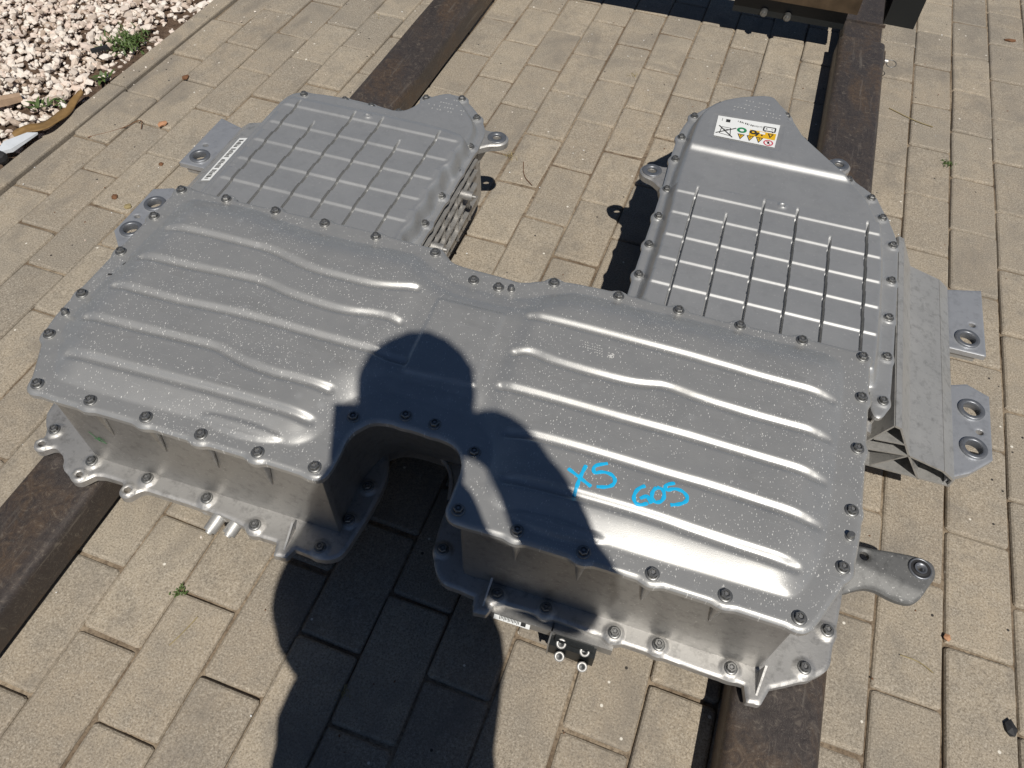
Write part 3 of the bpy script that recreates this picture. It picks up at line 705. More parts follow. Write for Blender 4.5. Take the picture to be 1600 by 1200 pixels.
# side wall strip under the flange that carries sticker and plug block
m = MB(); m.box((.13, -.2835, .070), (.33, -.262, .0885)); m.build('busbar_strip', 'wall', bat)

# ------------------------------------------------------------------ the two rear modules
def seam_groove(X, Y, cols, depth):
    h = np.zeros(X.shape)
    for x, y1 in cols:
        h -= depth * np.clip((.0028 - np.abs(X - x)) / .0010, 0, 1) * np.clip((y1 - Y) / .022, 0, 1) ** .7
    return h
PITCH = .0595
def corrugation(Y, rows, amp):
    h = np.zeros(Y.shape)
    for y in rows:
        h += amp * (np.clip((Y - y + .0024) / .0048, 0, 1) - np.clip((Y - y - PITCH * .52 + .0012) / .0024, 0, 1))
    return h
def crease_lines(cols, rows):
    gx = [x + d for x, _ in cols for d in (-.0040, -.0028, -.0018, 0, .0018, .0028, .0040)]
    gy = [y + d for y in rows for d in (-.0040, -.0024, -.0012, 0, .0012, .0024, .0040)] + [y + PITCH * .52 + d for y in rows for d in (-.0030, -.0012, 0, .0012, .0030)]
    return gx, gy
LU_COLS = [((p[0][0] + p[1][0]) / 2, p[0][1]) for p in (LU_c1, LU_c2, LU_c3, LU_c4, LU_c5, LU_c6)]; RU_COLS = [((p[0][0] + p[1][0]) / 2, p[0][1]) for p in (RU_c1, RU_c2, RU_c3, RU_c4, RU_c5, RU_c6)]
ROWS = [.2425, .3020, .3605, .4202, .4793]
LUO = chaikin([(-0.5578, 0.5546), (-0.5407, 0.5679), (-0.5015, 0.5751), (-0.4404, 0.5808), (-0.3762, 0.5781), (-0.318, 0.5712), (-0.3083, 0.5842), (-0.3, 0.6281), (-0.2702, 0.6587), (-0.2397, 0.6701), (-0.2076, 0.6502), (-0.1761, 0.6191), (-0.15, 0.5826), (-0.1415, 0.5545), (-0.1405, 0.4924), (-0.1418, 0.3584), (-0.1419, 0.2322), (-0.1423, 0.178), (-0.5606, 0.178), (-0.5626, 0.2371), (-0.5647, 0.5092)], 2)
LUB = chaikin([(-0.5303, 0.5041), (-0.512, 0.5107), (-0.2812, 0.5149), (-0.1769, 0.5077), (-0.1616, 0.4925), (-0.1612, 0.4163), (-0.1673, 0.4011), (-0.1673, 0.3004), (-0.1668, 0.2087), (-0.1732, 0.1625), (-0.5266, 0.1625), (-0.5272, 0.2128), (-0.5272, 0.396)], 1)
LUL = chaikin([(-0.5091, 0.4933), (-0.504, 0.5489), (-0.4484, 0.555), (-0.327, 0.5469), (-0.3017, 0.559), (-0.2845, 0.6096), (-0.2511, 0.643), (-0.2309, 0.6389), (-0.1955, 0.5995), (-0.1631, 0.559), (-0.158, 0.5135), (-0.1651, 0.473)], 2)
def sd_left(X, Y):
    d = sdf_poly(X, Y, LUO)
    for x, y in LU_BOLT: d = smin(d, np.hypot(X - x, Y - y) - .0135, .006)
    return d
def h_left(X, Y):
    sb = sdf_poly(X, Y, LUB); sl = sdf_poly(X, Y, LUL)
    wav = .0025 * np.sin(Y * 107) * np.exp(-((X + .163) / .02) ** 2)
    hb = .0290 * sst((.015 - sb + wav) / .016) ** .8; hl = .0180 * sst((.010 - sl) / .014)
    ins = sst((-sb - .002) / .008)
    hb = hb + ins * (corrugation(Y, ROWS, .0027) - .0012 + seam_groove(X, Y, LU_COLS, .0080))
    h = np.maximum(hb, hl)
    d = np.hypot(X - LU_RING[0][0], Y - LU_RING[0][1])
    h += .0024 * (sst((.0085 - d) / .002) - .9 * sst((.0045 - d) / .0015))
    for x, y in LU_BOLT: h = np.maximum(h, .0022 * sst((.0120 - np.hypot(X - x, Y - y)) / .0016))
    return h + ZS
mod_l = sheet('module_cover', sd_left, h_left, (-.61, .165, -.11, .70), .0024, .006, 'module', bat, .002, .003, *crease_lines(LU_COLS, ROWS))
mod_l.data.set_sharp_from_angle(angle=math.radians(48))
mod_l['label'] = 'ribbed grid cover of the narrower rear module'
bolts(LU_BOLT, ZS + .0022, mod_l, .92)

RUO = chaikin([(0.2147, 0.178), (0.2138, 0.2786), (0.2144, 0.3576), (0.2153, 0.4353), (0.2159, 0.5147), (0.2145, 0.5719), (0.2125, 0.6023), (0.2136, 0.6627), (0.2142, 0.7008), (0.2273, 0.7659), (0.2698, 0.8275), (0.2901, 0.8523), (0.3453, 0.8753), (0.3805, 0.8784), (0.4035, 0.8575), (0.4252, 0.8178), (0.4572, 0.7519), (0.496, 0.7035), (0.5195, 0.6685), (0.5456, 0.6637), (0.5623, 0.6518), (0.5919, 0.6272), (0.6111, 0.5756), (0.626, 0.5358), (0.633, 0.4982), (0.6329, 0.4078), (0.6305, 0.2878), (0.6273, 0.1799), (0.6245, 0.1296), (0.6118, 0.106), (0.5975, 0.1181), (0.596, 0.178)][::-1], 2)
RUI = chaikin([(0.2296, 0.1564), (0.2331, 0.2887), (0.2329, 0.3988), (0.2316, 0.4522), (0.2298, 0.5042), (0.2296, 0.5446), (0.2321, 0.6494), (0.2341, 0.7075), (0.2437, 0.7568), (0.2812, 0.8109), (0.3495, 0.8473), (0.3765, 0.8504), (0.3939, 0.8336), (0.4375, 0.7454), (0.4908, 0.6851), (0.5286, 0.6437), (0.5647, 0.6058), (0.5866, 0.5602), (0.6021, 0.5126), (0.6066, 0.4011), (0.6051, 0.2814), (0.6029, 0.1841), (0.5966, 0.1564)][::-1], 2)
def sd_right(X, Y):
    d = sdf_poly(X, Y, RUO)
    for x, y in RU_BOLT: d = smin(d, np.hypot(X - x, Y - y) - .0125, .006)
    return d
def h_right(X, Y):
    s = sdf_poly(X, Y, RUI)
    hd = .0290 * sst((.004 - s) / .017) ** .8
    grid = sst((-s - .004) / .010) * sst((.5112 - Y + .028 * (X - .25)) / .003)
    lower = sst((Y - .504 - .028 * (X - .25)) / .0035) * (1 - sst((Y - .614) / .017))
    h = hd - .0085 * lower * sst(-s / .012)
    h += grid * (corrugation(Y, ROWS, .0027) - .0012 + seam_groove(X, Y, RU_COLS, .0095))
    # shallow frame for the label, ring mark, soft draw marks at the shoulder
    P = [(.2698, .6595), (.4054, .6595), (.4054, .7458), (.2698, .7392)]
    h -= .0008 * sst(-sdf_poly(X, Y, P) / .002)
    d = np.hypot(X - RU_RING[0][0], Y - RU_RING[0][1])
    h += .0024 * (sst((.0085 - d) / .002) - .9 * sst((.0045 - d) / .0015))
    h += .002 * np.exp(-((X - .549 + .4 * (Y - .609)) / .012) ** 2 - ((Y - .58) / .04) ** 2)
    for x, y in RU_BOLT: h = np.maximum(h, .0020 * sst((.0115 - np.hypot(X - x, Y - y)) / .0016))
    return h + ZS
mod_r = sheet('module_cover', sd_right, h_right, (.185, .07, .66, .93), .0024, .006, 'module', bat, .002, .003, *crease_lines(RU_COLS, ROWS))
mod_r.data.set_sharp_from_angle(angle=math.radians(48))
mod_r['label'] = 'ribbed grid cover of the longer rear module with a warning label'
bolts(RU_BOLT, ZS + .0020, mod_r, .92)
# raised cast lettering, too worn to read
for parent, hf, ox, oy, sx in ((mod_l, h_left, -.270, .579, .084), (mod_r, h_right, .305, .764, .095)):
    m = MB()
    for row, dy in enumerate((0, .014, .030, .048)):
        for k in range(15 if row < 2 else 8):
            if er.random() < .35: continue
            x = ox + sx * k / 15 + (0 if row < 2 else .02); y = oy + dy * .85 + .0008 * er.random()
            if sd_left(np.array([x]), np.array([y]))[0] > -.02 and parent is mod_l: continue
            dash(m, x, y, .0016, .0005, hf, er.choice((0, 1.57, 1.57, .7)))
    m.build('cast_lettering', 'etch', parent)

# warning label, upside down to the viewer
lab = MB()
LA, LB_, LC, LD = [Vector((x, y)) for x, y in LABEL]           # far-left, far-right, near-right, near-left
def lp(s, t):                                                   # s: 0..1 left to right, t: 0 far .. 1 near
    p = (LA * (1 - s) + LB_ * s) * (1 - t) + (LD * (1 - s) + LC * s) * t
    return p
def lq(pts, mi, dz):
    lab.add([(*lp(s, t), ZS + .0290 + dz) for s, t in pts], [tuple(range(len(pts)))], mi)
def rect(a, b, c, d, mi, dz): lq([(a, d), (c, d), (c, b), (a, b)], mi, dz)
def line(a, b, w, mi, dz):
    a, b = Vector(a), Vector(b); k = 1.55; d = Vector(((b - a).x * k, (b - a).y)).normalized(); n = Vector((-d.y / k, d.x)) * w
    P = [a - n, b - n, b + n, a + n]; lq([tuple(x) for x in P], mi, dz); 
def disc(cx, cy, r, mi, dz, r0=0, n=20):
    o = [(cx + r / 1.55 * math.cos(-2 * math.pi * i / n), cy + r * math.sin(-2 * math.pi * i / n)) for i in range(n)]
    if r0 <= 0: lq(o[::-1], mi, dz)
    else:
        i_ = [(cx + (x - cx) * r0, cy + (y - cy) * r0) for x, y in o]
        for k in range(n): lq([o[k], i_[k], i_[(k + 1) % n], o[(k + 1) % n]], mi, dz)
rect(0, 0, 1, 1, 0, .0004)
line((.05, .48), (.30, .93), .018, 2, .0008); line((.02, .86), (.33, .48), .018, 2, .0008)
for a, b in (((.10, .52), (.24, .52)), ((.24, .52), (.26, .88)), ((.26, .88), (.08, .84)), ((.08, .84), (.10, .52)), ((.11, .62), (.24, .60))): line(a, b, .010, 2, .0007)
rect(.14, .12, .21, .26, 2, .0007); rect(.075, .10, .082, .24, 2, .0007)
disc(.425, .52, .125, 3, .0007, .45)
rect(.55, .42, .975, .70, 1, .0006)
disc(.61, .52, .095, 2, .0009, .4); rect(.71, .45, .80, .54, 0, .0009); line((.66, .66), (.70, .50), .03, 2, .0009); rect(.74, .56, .77, .62, 2, .0009)
lq([(.84, .46), (.94, .46), (.89, .66)], 2, .0009); lq([(.868, .49), (.912, .49), (.89, .59)], 1, .0011)
for cx in (.43, .58, .73):
    lq([(cx - .062, .70), (cx + .062, .70), (cx, .95)], 2, .0007); lq([(cx - .040, .735), (cx + .040, .735), (cx, .895)], 1, .0009); rect(cx - .007, .75, cx + .007, .82, 2, .0011)
disc(.885, .86, .125, 4, .0007, .72); line((.85, .80), (.92, .92), .014, 4, .0008); rect(.87, .80, .90, .90, 2, .0008)
for a, b in (((.76, .18), (.945, .18)), ((.945, .18), (.945, .36)), ((.945, .36), (.76, .36)), ((.76, .36), (.76, .18))): line(a, b, .018, 2, .0007)
rect(.79, .255, .82, .275, 2, .0007); rect(.80, .235, .81, .295, 2, .0007); rect(.88, .255, .91, .275, 2, .0007); rect(.78, .36, .80, .40, 2, .0007); rect(.90, .36, .92, .40, 2, .0007)
for k in range(9): rect(.33 + k * .030, .10 + .012 * k, .33 + k * .030 + (.018 if k % 3 else .008), .17 + .012 * k, 2, .0007)
fc = bpy.data.curves.new('label_text', 'FONT'); fc.body = 'Li-Ion'; fc.size = 1; fo = bpy.data.objects.new('label_text', fc); COL.objects.link(fo)
tm = fo.evaluated_get(bpy.context.evaluated_depsgraph_get()).to_mesh()
wx = max(v.co.x for v in tm.vertices)
lab.add([(*lp(.735 - v.co.x / wx * .14, .20 + v.co.y * .115), ZS + .0290 + .0008) for v in tm.vertices], [tuple(p.vertices) for p in tm.polygons], 2)
fo.to_mesh_clear(); bpy.data.objects.remove(fo); bpy.data.curves.remove(fc)
lo = lab.build('warning_label', ['white', 'yellow', 'ink', 'green', 'red'], mod_r)
lo['label'] = 'white warning label with yellow triangles and crossed-out bin, upside down'

# module housings below the covers, with ribs where the side wall shows
def module_housing(outline, inset):
    m = MB(); P = offset_poly(outline, -inset)
    area = .5 * np.sum(P[:, 0] * np.roll(P[:, 1], -1) - np.roll(P[:, 0], -1) * P[:, 1])
    if area < 0: P = P[::-1]
    Q = offset_poly(P, .004)
    m.rings([[(x, y, z) for x, y in R] for R, z in ((Q, .080), (Q, .10), (P, .215), (P, ZS - .0055))], 0, False)
    m.add([(x, y, .080) for x, y in Q], [tuple(range(len(Q)))[::-1]])
    return m
m = module_housing(LUO, .012)
for k in range(9):
    y = .200 + k * .033; m.box((-.157, y, .095), (-.141 - .003 * (k % 2), y + .0028, .208))
for z in (.118, .150, .182, .207): m.box((-.157, .19, z), (-.1395, .51, z + .0032))
for y, z in ((.4247, .190), (.272, .190)):
    m.tube((-.155, y, z), (-.1195, y, z), .0088, .0088, 16); m.tube((-.1195, y, z), (-.1135, y, z), .0034, .0030, 10)
m.box((-.1495, .19, .2155), (-.1475, .53, .2265))
m.build('module_housing', 'cast', bat)
m = module_housing(RUO, .010)
m.tube((.604, .128, .200), (.604, .106, .195), .009, .009, 14)
m.build('module_housing', 'cast', bat)
m = MB(); P = offset_poly(LUO, -.0035); m.prism([tuple(p) for p in (P if True else P)], ZS - .0095, ZS - .0066, 0, False); m.build('gasket', 'rubber', bat)

# mounting lugs
def lug(c, root, z, r=.0225, name='mounting_lug'):
    (cx, cy), (rx, ry) = c, root
    nx_, ny_ = ry - cy, cx - rx; nl = math.hypot(nx_, ny_); nx_, ny_ = nx_ / nl, ny_ / nl
    arm_ = [(cx + nx_ * r * .8, cy + ny_ * r * .8), (rx + nx_ * r * 1.7, ry + ny_ * r * 1.7), (rx - nx_ * r * 1.7, ry - ny_ * r * 1.7), (cx - nx_ * r * .8, cy - ny_ * r * .8)]
    tri = lambda X, Y: smin(np.hypot(X - cx, Y - cy) - r, sdf_poly(X, Y, arm_), .008)
    sd = lambda X, Y: np.maximum(tri(X, Y), .0085 - np.hypot(X - cx, Y - cy))
    hf = lambda X, Y: z + 0 * X
    b = (min(cx, rx) - .04, min(cy, ry) - .04, max(cx, rx) + .04, max(cy, ry) + .04)
    o = sheet(name, sd, hf, b, .002, .011, 'cast', bat, .003, .004)
    m = MB(); m.lathe([(.0185, .0), (.0185, .0012), (.0175, .002), (.0095, .002), (.0088, .0), (.0085, -.010)], (cx, cy, z + .0003), 28); m.build('bushing', 'washer', o)
    d = Vector((cx - rx, cy - ry, 0)).normalized(); n = Vector((-d.y, d.x, 0)); R0 = Vector((rx, ry, 0)); C0 = Vector((cx, cy, 0)) - d * .012
    w = MB()
    for s_ in (-.010, .010):
        a = R0 + n * s_; b2 = C0 + n * s_ * .5
        w.add([(*a.xy, z - .012), (*b2.xy, z - .012), (*a.xy, z - .075), (*(a + n * .003).xy, z - .012), (*(b2 + n * .003).xy, z - .012), (*(a + n * .003).xy, z - .075)], [(0, 1, 2), (3, 5, 4), (1, 4, 5, 2), (0, 3, 4, 1)])
    w.build('web', 'cast', o)
lug(LEARS[0], (-.165, .552), .2255)
lug(LEARS[1], (.225, .560), .2255)
lug((.5275, .7320), (.498, .690), .2110)

# sill brackets on both sides: hollow extrusion with milled plates
def bracket(c, sgn):
    root = MB(); v0, v1 = .125, .560; A, B, C, D, E = (.610, .206), (.620, .203), (.6545, .147), (.712, .1315), (.733, .1165)
    def wall(p, q, t=.0028, a=v0, b=v1):
        d = Vector((q[0] - p[0], q[1] - p[1])).normalized(); n = Vector((-d.y, d.x)) * t / 2
        pr = [(p[0] + n.x, p[1] + n.y), (q[0] + n.x, q[1] + n.y), (q[0] - n.x, q[1] - n.y), (p[0] - n.x, p[1] - n.y)]
        f = [(c + sgn * x, a, z) for x, z in pr]; k = [(c + sgn * x, b, z) for x, z in pr]
        root.add(f + k, [(3, 2, 1, 0), (4, 5, 6, 7), (0, 1, 5, 4), (1, 2, 6, 5), (2, 3, 7, 6), (3, 0, 4, 7)] if sgn > 0 else [(0, 1, 2, 3), (7, 6, 5, 4), (4, 5, 1, 0), (5, 6, 2, 1), (6, 7, 3, 2), (7, 4, 0, 3)])
    wall(A, B, .004); wall(B, C); wall(C, D, .0032); wall(D, E, .004)
    wall(A, (.567, .098)); wall(C, (.690, .096)); wall((.567, .098), (.735, .100), .003); wall(E, (.733, .100))
    wall((.596, .165), (.640, .170)); wall((.583, .135), C); wall((.615, .099), C)
    o = root.build('sill_bracket', 'extr', bat)
    plates = []
    z = ZB
    P1 = [(.733, .410), (.797, .410), (.797, .578), (.735, .560)]; P2 = [(.725, .128), (.760, .150), (.795, .186), (.797, .318), (.762, .334), (.733, .322)]
    holes = [(.766, .4405), (.766, .278), (.766, .199)]; small = [(.777, .480), (.778, .236)]
    for P in (P1, P2):
        Q = [(c + sgn * x, y) for x, y in P]
        if sgn < 0: Q = Q[::-1]
        sd = lambda X, Y, Q=Q: np.maximum(np.maximum(sdf_poly(X, Y, Q), np.max([.0140 - np.hypot(X - c - sgn * x, Y - y) for x, y in holes], axis=0)), np.max([.0052 - np.hypot((X - c - sgn * x) * .8, Y - y) for x, y in small], axis=0))
        groove = lambda X, Y: z - .0006 * np.exp(-((X - c - sgn * .766) / .0008) ** 2)
        xs = [q[0] for q in Q]; ys = [q[1] for q in Q]
        p = sheet('mounting_plate', sd, groove, (min(xs) - .01, min(ys) - .01, max(xs) + .01, max(ys) + .01), .002, .010, 'plate', bat, .0012, .0025)
        m = MB(); x0 = [x for x, y in P]; y0 = min(y for x, y in P)
        xa, xb = sorted((c + sgn * .738, c + sgn * .785)); ya = y0 + (.004 if P is P1 else .062)
        m.box((xa, ya, z - .021), (xb, ya + .004, z - .0095)); m.box((xa, ya, z - .024), (xb, ya + .020, z - .021))
        m.build('under_lip', 'extr', p)
        for x, y in holes:
            if y0 < y < max(b for a, b in P):
                k = MB(); k.lathe([(.0210, 0), (.0210, .0032), (.0200, .0042), (.0145, .0042), (.0136, .003), (.0132, -.010)], (c + sgn * x, y, z), 32); k.build('bushing', 'washer', p)
    return o
br = bracket(.033, 1)
bl = bracket(.033, -1)
# white part-number strip on the sloping face of the far bracket
m = MB(); a, b = Vector((.033 - .6790, 0, .1404)), Vector((.033 - .7060, 0, .1331)); nrm = Vector((-.26, 0, .965)) * .0026
def sq(s0, s1, y0, y1, mi, k=1.0):
    p = [a.lerp(b, s0) + nrm * k, a.lerp(b, s1) + nrm * k]; m.add([(p[0].x, y1, p[0].z), (p[1].x, y1, p[1].z), (p[1].x, y0, p[1].z), (p[0].x, y0, p[0].z)], [(0, 1, 2, 3)], mi)
sq(0, .8, .350, .500, 0)
for k in range(26):
    if k % 7 != 6: sq(.2 + .1 * (k % 3 == 0), .62, .356 + k * .0053, .3588 + k * .0053 + .001 * (k % 2), 1, 1.15)
m.build('part_number_strip', ['white', 'ink'], bl)

# forged arm at the front right corner
AP = chaikin([(.600, -.030), (.6413, -.0301), (.6859, -.0235), (.717, -.0160), (.7376, -.0228), (.7417, -.0440), (.7285, -.0673), (.7165, -.0932), (.6868, -.0930), (.6607, -.0850), (.6391, -.0893), (.600, -.118)][::-1], 2)
sd = lambda X, Y: np.maximum(np.maximum(sdf_poly(X, Y, AP), .0115 - np.hypot(X - .7183, Y + .0409)), .0068 - np.hypot(X - .6425, Y + .0437))
hf = lambda X, Y: .112 - .020 * sst((-.060 - .18 * (X - .66) - Y) / .045) - .006 * sst((Y + .026) / .01)
arm = sheet('mounting_arm', sd, hf, (.58, -.14, .76, .0), .0022, .007, 'forged', bat, .003, .004)
m = MB(); m.lathe([(.0165, -.004), (.0165, .004), (.0150, .0055), (.0140, .0045)], (.7183, -.0409, .110), 28, 0); m.lathe([(.0140, .0045), (.0095, .003), (.0085, .006)], (.7183, -.0409, .110), 28, 1); m.lathe([(.0085, .006), (.0055, .006), (.005, -.008)], (.7183, -.0409, .110), 28, 0)
m.build('bushing', ['washer', 'rubber'], arm)

# green marker scribble and dots on the front wall, dark scraps on the cover
m = MB(); zig = [(-.4640, .186), (-.4540, .166), (-.4520, .178), (-.4440, .164), (-.4620, .170), (-.4410, .176)]
N_ = len(zig); m.add([(x - .0008, -.2512, z) for x, z in zig] + [(x + .0008, -.2512, z + .0009) for x, z in zig], [(k, k + 1, N_ + k + 1, N_ + k) for k in range(N_ - 1)])
m.build('marker_scribble', 'greenpaint', housing)
for x, y, L_, w_, a_ in ((-.5367, -.0394, .0035, .0016, .2), (-.5284, -.0143, .0028, .0014, .9)):
    m = MB(); dash(m, x, y, L_, w_, h_front, a_); m.build('dark_scrap', 'rubber', cover)
# ------------------------------------------------------------------ fork sleeves, forks and carriage
def tube_profile(w, h, r, n=5):
    P = []
    for cx, cz, a0 in ((w / 2 - r, h - r, 0), (-w / 2 + r, h - r, 90), (-w / 2 + r, r, 180), (w / 2 - r, r, 270)):
        for k in range(n): a = math.radians(a0 + 90 * k / (n - 1)); P.append((cx + r * math.cos(a), cz + r * math.sin(a)))
    return P
def fork_sleeve(x0, y0, x1, y1, w, h, z, label, pin=False):
    L = math.hypot(x1 - x0, y1 - y0); rz = math.atan2(y1 - y0, x1 - x0) - math.pi / 2
    e = empty('fork_sleeve', (x0, y0, z), rz); tag(e, label, 'steel bar', 'steel bars under the battery pack')
    pr = tube_profile(w, h, .013); m = MB(); rings = []; r = random.Random(int(abs(x0) * 100))
    N = 30
    for k in range(N + 1):
        rings.append([(x + r.gauss(0, .00018), L * k / N, zz + r.gauss(0, .00025)) for x, zz in pr])
    m.rings(rings, 0, True)
    inner = lambda y: [(x * .9, y, .004 + (zz - .004) * .88 + .002) for x, zz in pr]
    m.rings([rings[-1], inner(L)], 0, False); m.rings([inner(L), inner(L - .2)], 0, True)
    m.rings([rings[0][::-1], inner(0)[::-1]], 0, False); m.rings([inner(0)[::-1], inner(.2)[::-1]], 0, True)
    m.build('tube', 'rust', e)
    if pin:
        m = MB(); m.tube((w / 2, L - .035, h * .6), (w / 2 + .016, L - .035, h * .6), .006, .0055, 12); m.build('locking_pin', 'extr', e)
        m = MB(); R = .013; c = Vector((w / 2 + .026, L - .035, h * .55)); n = 28; pts = [c + Vector((R * math.cos(2 * math.pi * i / n), R * math.sin(2 * math.pi * i / n), .003 * math.sin(2 * math.pi * i / n))) for i in range(n + 1)]
        for p, q in zip(pts[:-1], pts[1:]): m.tube(p, q, .0011, .0011, 6, 0, False)
        m.build('split_ring', 'bolt', e)
        m = MB(); m.box((w / 2, L - .075, h * .12), (w / 2 + .004, L - .012, h * .8)); m.build('pin_plate', 'rust', e)
    return e
fork_sleeve(-.2285, -.55, -.2615, 2.198, .121, .0715, .0045, 'rusty brown flat steel bar under the right half of the battery pack', True)
fork_sleeve(-1.318, -.55, -1.362, 2.72, .118, .0690, .0070, 'dark brown steel bar under the left half of the battery pack')
# fork blade emerging from the sleeve, then the lift carriage behind
car = empty('lift_carriage', (-.72, 2.24, 0)); tag(car, 'oily brown lift carriage crossbar above the paving at the top edge', 'forklift')
m = MB(); T = Matrix.Rotation(math.radians(2.2), 4, 'Z')
m.box((-1.05, -.045, .128), (.420, .060, .215), 0, T); m.build('crossbar', 'brownbar', car)
m = MB(); m.box((.10, -.020, .072), (.40, .055, .126), 0, T); m.build('back_plate', 'black', car)
for x in (.186, .250):
    k = MB(); k.tube((x, -.028, .085), (x, -.012, .086), .0095, .0095, 12); k.tube((x, -.034, .085), (x, -.027, .085), .005, .006, 10); k.build('carriage_bolt', 'bolt', car)
m = MB(); pr = tube_profile(.102, .052, .004, 3)
m.rings([[(.460 - .016 * t, -.14 + .9 * t, z + .010 + .02 * t) for x, z in pr for _ in (0,)] for t in (0, 1)], 0, False) if False else None
m.rings([[(.4585 + x - .01 * t, -.16 + .95 * t, z + .010 + .012 * t) for x, z in pr] for t in (0, .12, .25, 1)], 0, False); m.build('fork_blade', 'rust', car)
m = MB(); m.box((.408, .066, .064), (.512, .072, .0720), 0); m.build('weld_seam', 'rust', car)
m = MB(); m.box((.525, .235, .0), (.610, .55, .085), 0); m.build('fork_bracket', 'black', car)

# ------------------------------------------------------------------ litter, weeds and small stones
def weed(x, y, n, h, sp, label, mt='weed', wide=.004, z=-.002):
    m = MB(); r = random.Random(int(x * 997 + y * 131))
    for _ in range(n):
        a = r.uniform(0, 6.28); L = h * r.uniform(.5, 1.1); t = r.uniform(.4, 1.2); bx, by = r.gauss(0, sp), r.gauss(0, sp); w = wide * r.uniform(.6, 1.3)
        d = Vector((math.cos(a), math.sin(a), 0)); nn = Vector((-d.y, d.x, 0)); pts = []
        for k in range(4):
            s = k / 3; p = Vector((bx, by, 0)) + d * L * s * math.sin(t) * (1 + .4 * s) + Vector((0, 0, L * s * math.cos(t * (.6 + .7 * s)) * .9)); ww = w * (.55, 1, .8, .05)[k]
            pts += [p + nn * ww / 2, p - nn * ww / 2]
        m.add([tuple(p) for p in pts], [(0, 1, 3, 2), (2, 3, 5, 4), (4, 5, 7, 6)])
    o = m.build('weed', mt, None, (x, y, z)); return tag(o, label, 'weed')
weed(-2.130, 1.535, 230, .024, .030, 'largest green weed patch in the gravel near the kerb', 'weed', .0045, .004)['kind'] = 'stuff'
weed(-2.083, 1.372, 14, .030, .006, 'broad-leaved green weed between gravel and kerb', 'weed', .010, .002)
weed(-2.128, 1.200, 12, .038, .008, 'long-leaved green weed beside the brown curled strip', 'weed', .011, .008)
weed(-2.095, 1.232, 10, .024, .008, 'small green weed behind the brown curled strip', 'weed', .006, .008)
weed(-.815, 1.917, 60, .007, .0065, 'tiny moss tuft in a paving joint between the two bars', 'dryweed', .002)
weed(-.007, 1.833, 70, .008, .0075, 'small green tuft in a joint right of the right-hand bar', 'weed', .0022)
weed(-1.095, .269, 36, .007, .005, 'tiny green sprout in a joint near the lower left', 'weed', .0024)
weed(-.796, .226, 40, .007, .006, 'small tuft inside the person-shaped shadow', 'dryweed', .002)
weed(-1.002, 1.462, 26, .014, .008, 'dry grass wisp beside the mounting lug of the narrower module', 'dryweed', .0012)
weed(-1.309, 1.871, 30, .012, .006, 'dry grass along the right edge of the left bar', 'dryweed', .0014)
weed(-1.574, 1.927, 24, .012, .008, 'dry grass wisp left of the left bar near the top', 'dryweed', .0013)
# curled brown strip by the kerb
m = MB(); C = chaikin([(-2.082, 1.068), (-2.070, 1.098), (-2.050, 1.118), (-2.052, 1.160), (-2.058, 1.205), (-2.070, 1.245), (-2.072, 1.285)], 3, False); n = len(C); vs = []
T_ = np.gradient(C, axis=0); T_ /= np.linalg.norm(T_, axis=1)[:, None]; N_ = np.stack([-T_[:, 1], T_[:, 0]], 1)
for i in range(n):
    s = i / (n - 1); w = .013 * (.45 + .75 * math.sin(math.pi * min(1, .18 + s * .8))); z = .020 + .006 * math.sin(s * 7)
    for k, t in enumerate((-1, -.5, 0, .5, 1)):
        p = C[i] + N_[i] * w * t; vs.append((p[0], p[1], z + .006 * (abs(t) ** 2) * math.cos(s * 3) + .0025 * math.sin(t * 8 + s * 20) * s))
fs = [(i * 5 + k, (i + 1) * 5 + k, (i + 1) * 5 + k + 1, i * 5 + k + 1) for i in range(n - 1) for k in range(4)]
m.add(vs, fs, 0, True); o = m.build('leather_strip', 'strip'); sm = o.modifiers.new('thickness', 'SOLIDIFY'); sm.thickness = .0025
tag(o, 'curled brown leather-like strip lying on the gravel against the kerb', 'litter')
m = MB(); m.add([(-2.090, 1.010, .016), (-2.062, 1.030, .020), (-2.044, 1.100, .024), (-2.058, 1.085, .030), (-2.086, 1.040, .028), (-2.086, 1.012, .010), (-2.060, 1.030, .012), (-2.044, 1.098, .020)], [(0, 1, 2, 3, 4), (0, 5, 6, 1), (1, 6, 7, 2)]); tag(m.build('plastic_shard', 'grey'), 'pale grey plastic shard on the gravel by the kerb', 'litter')
m = MB(); T = Matrix.Translation((-2.066, 1.000, .016)) @ Matrix.Rotation(.5, 4, 'Z') @ Matrix.Rotation(.3, 4, 'X'); m.lathe([(.0, -.012), (.013, -.010), (.015, .0), (.012, .010), (.0, .012)], n=9, T=T, sm=False); tag(m.build('rubber_lump', 'rubber'), 'black rubber lump at the left edge beside the kerb', 'litter')
m = MB(); T = Matrix.Translation((-2.215, 1.172, .022)) @ Matrix.Rotation(1.05, 4, 'Z') @ Matrix.Rotation(.12, 4, 'Y'); pr = [(-.012, -.008), (.012, -.010), (.013, .006), (.004, .010), (-.011, .008)]
m.rings([[tuple(T @ Vector((x, a * (1 - .0 * b), b))) if False else tuple(T @ Vector((L, a * k, b * k))) for a, b in pr] for L, x, k in ((-.06, 0, 1), (.01, 0, 1.05), (.045, 0, .9))], 0, False, True, True); tag(m.build('wood_stick', 'wood'), 'short tan wooden stick on the gravel at the left edge', 'wood')
m = MB(); T = Matrix.Translation((-2.155, 1.462, .020)) @ Matrix.Rotation(.9, 4, 'Z'); m.box((-.022, -.006, -.004), (.022, .005, .004), 0, T); tag(m.build('rubber_chip', 'rubber'), 'black rubber chip on the gravel left of the weed patch', 'litter')
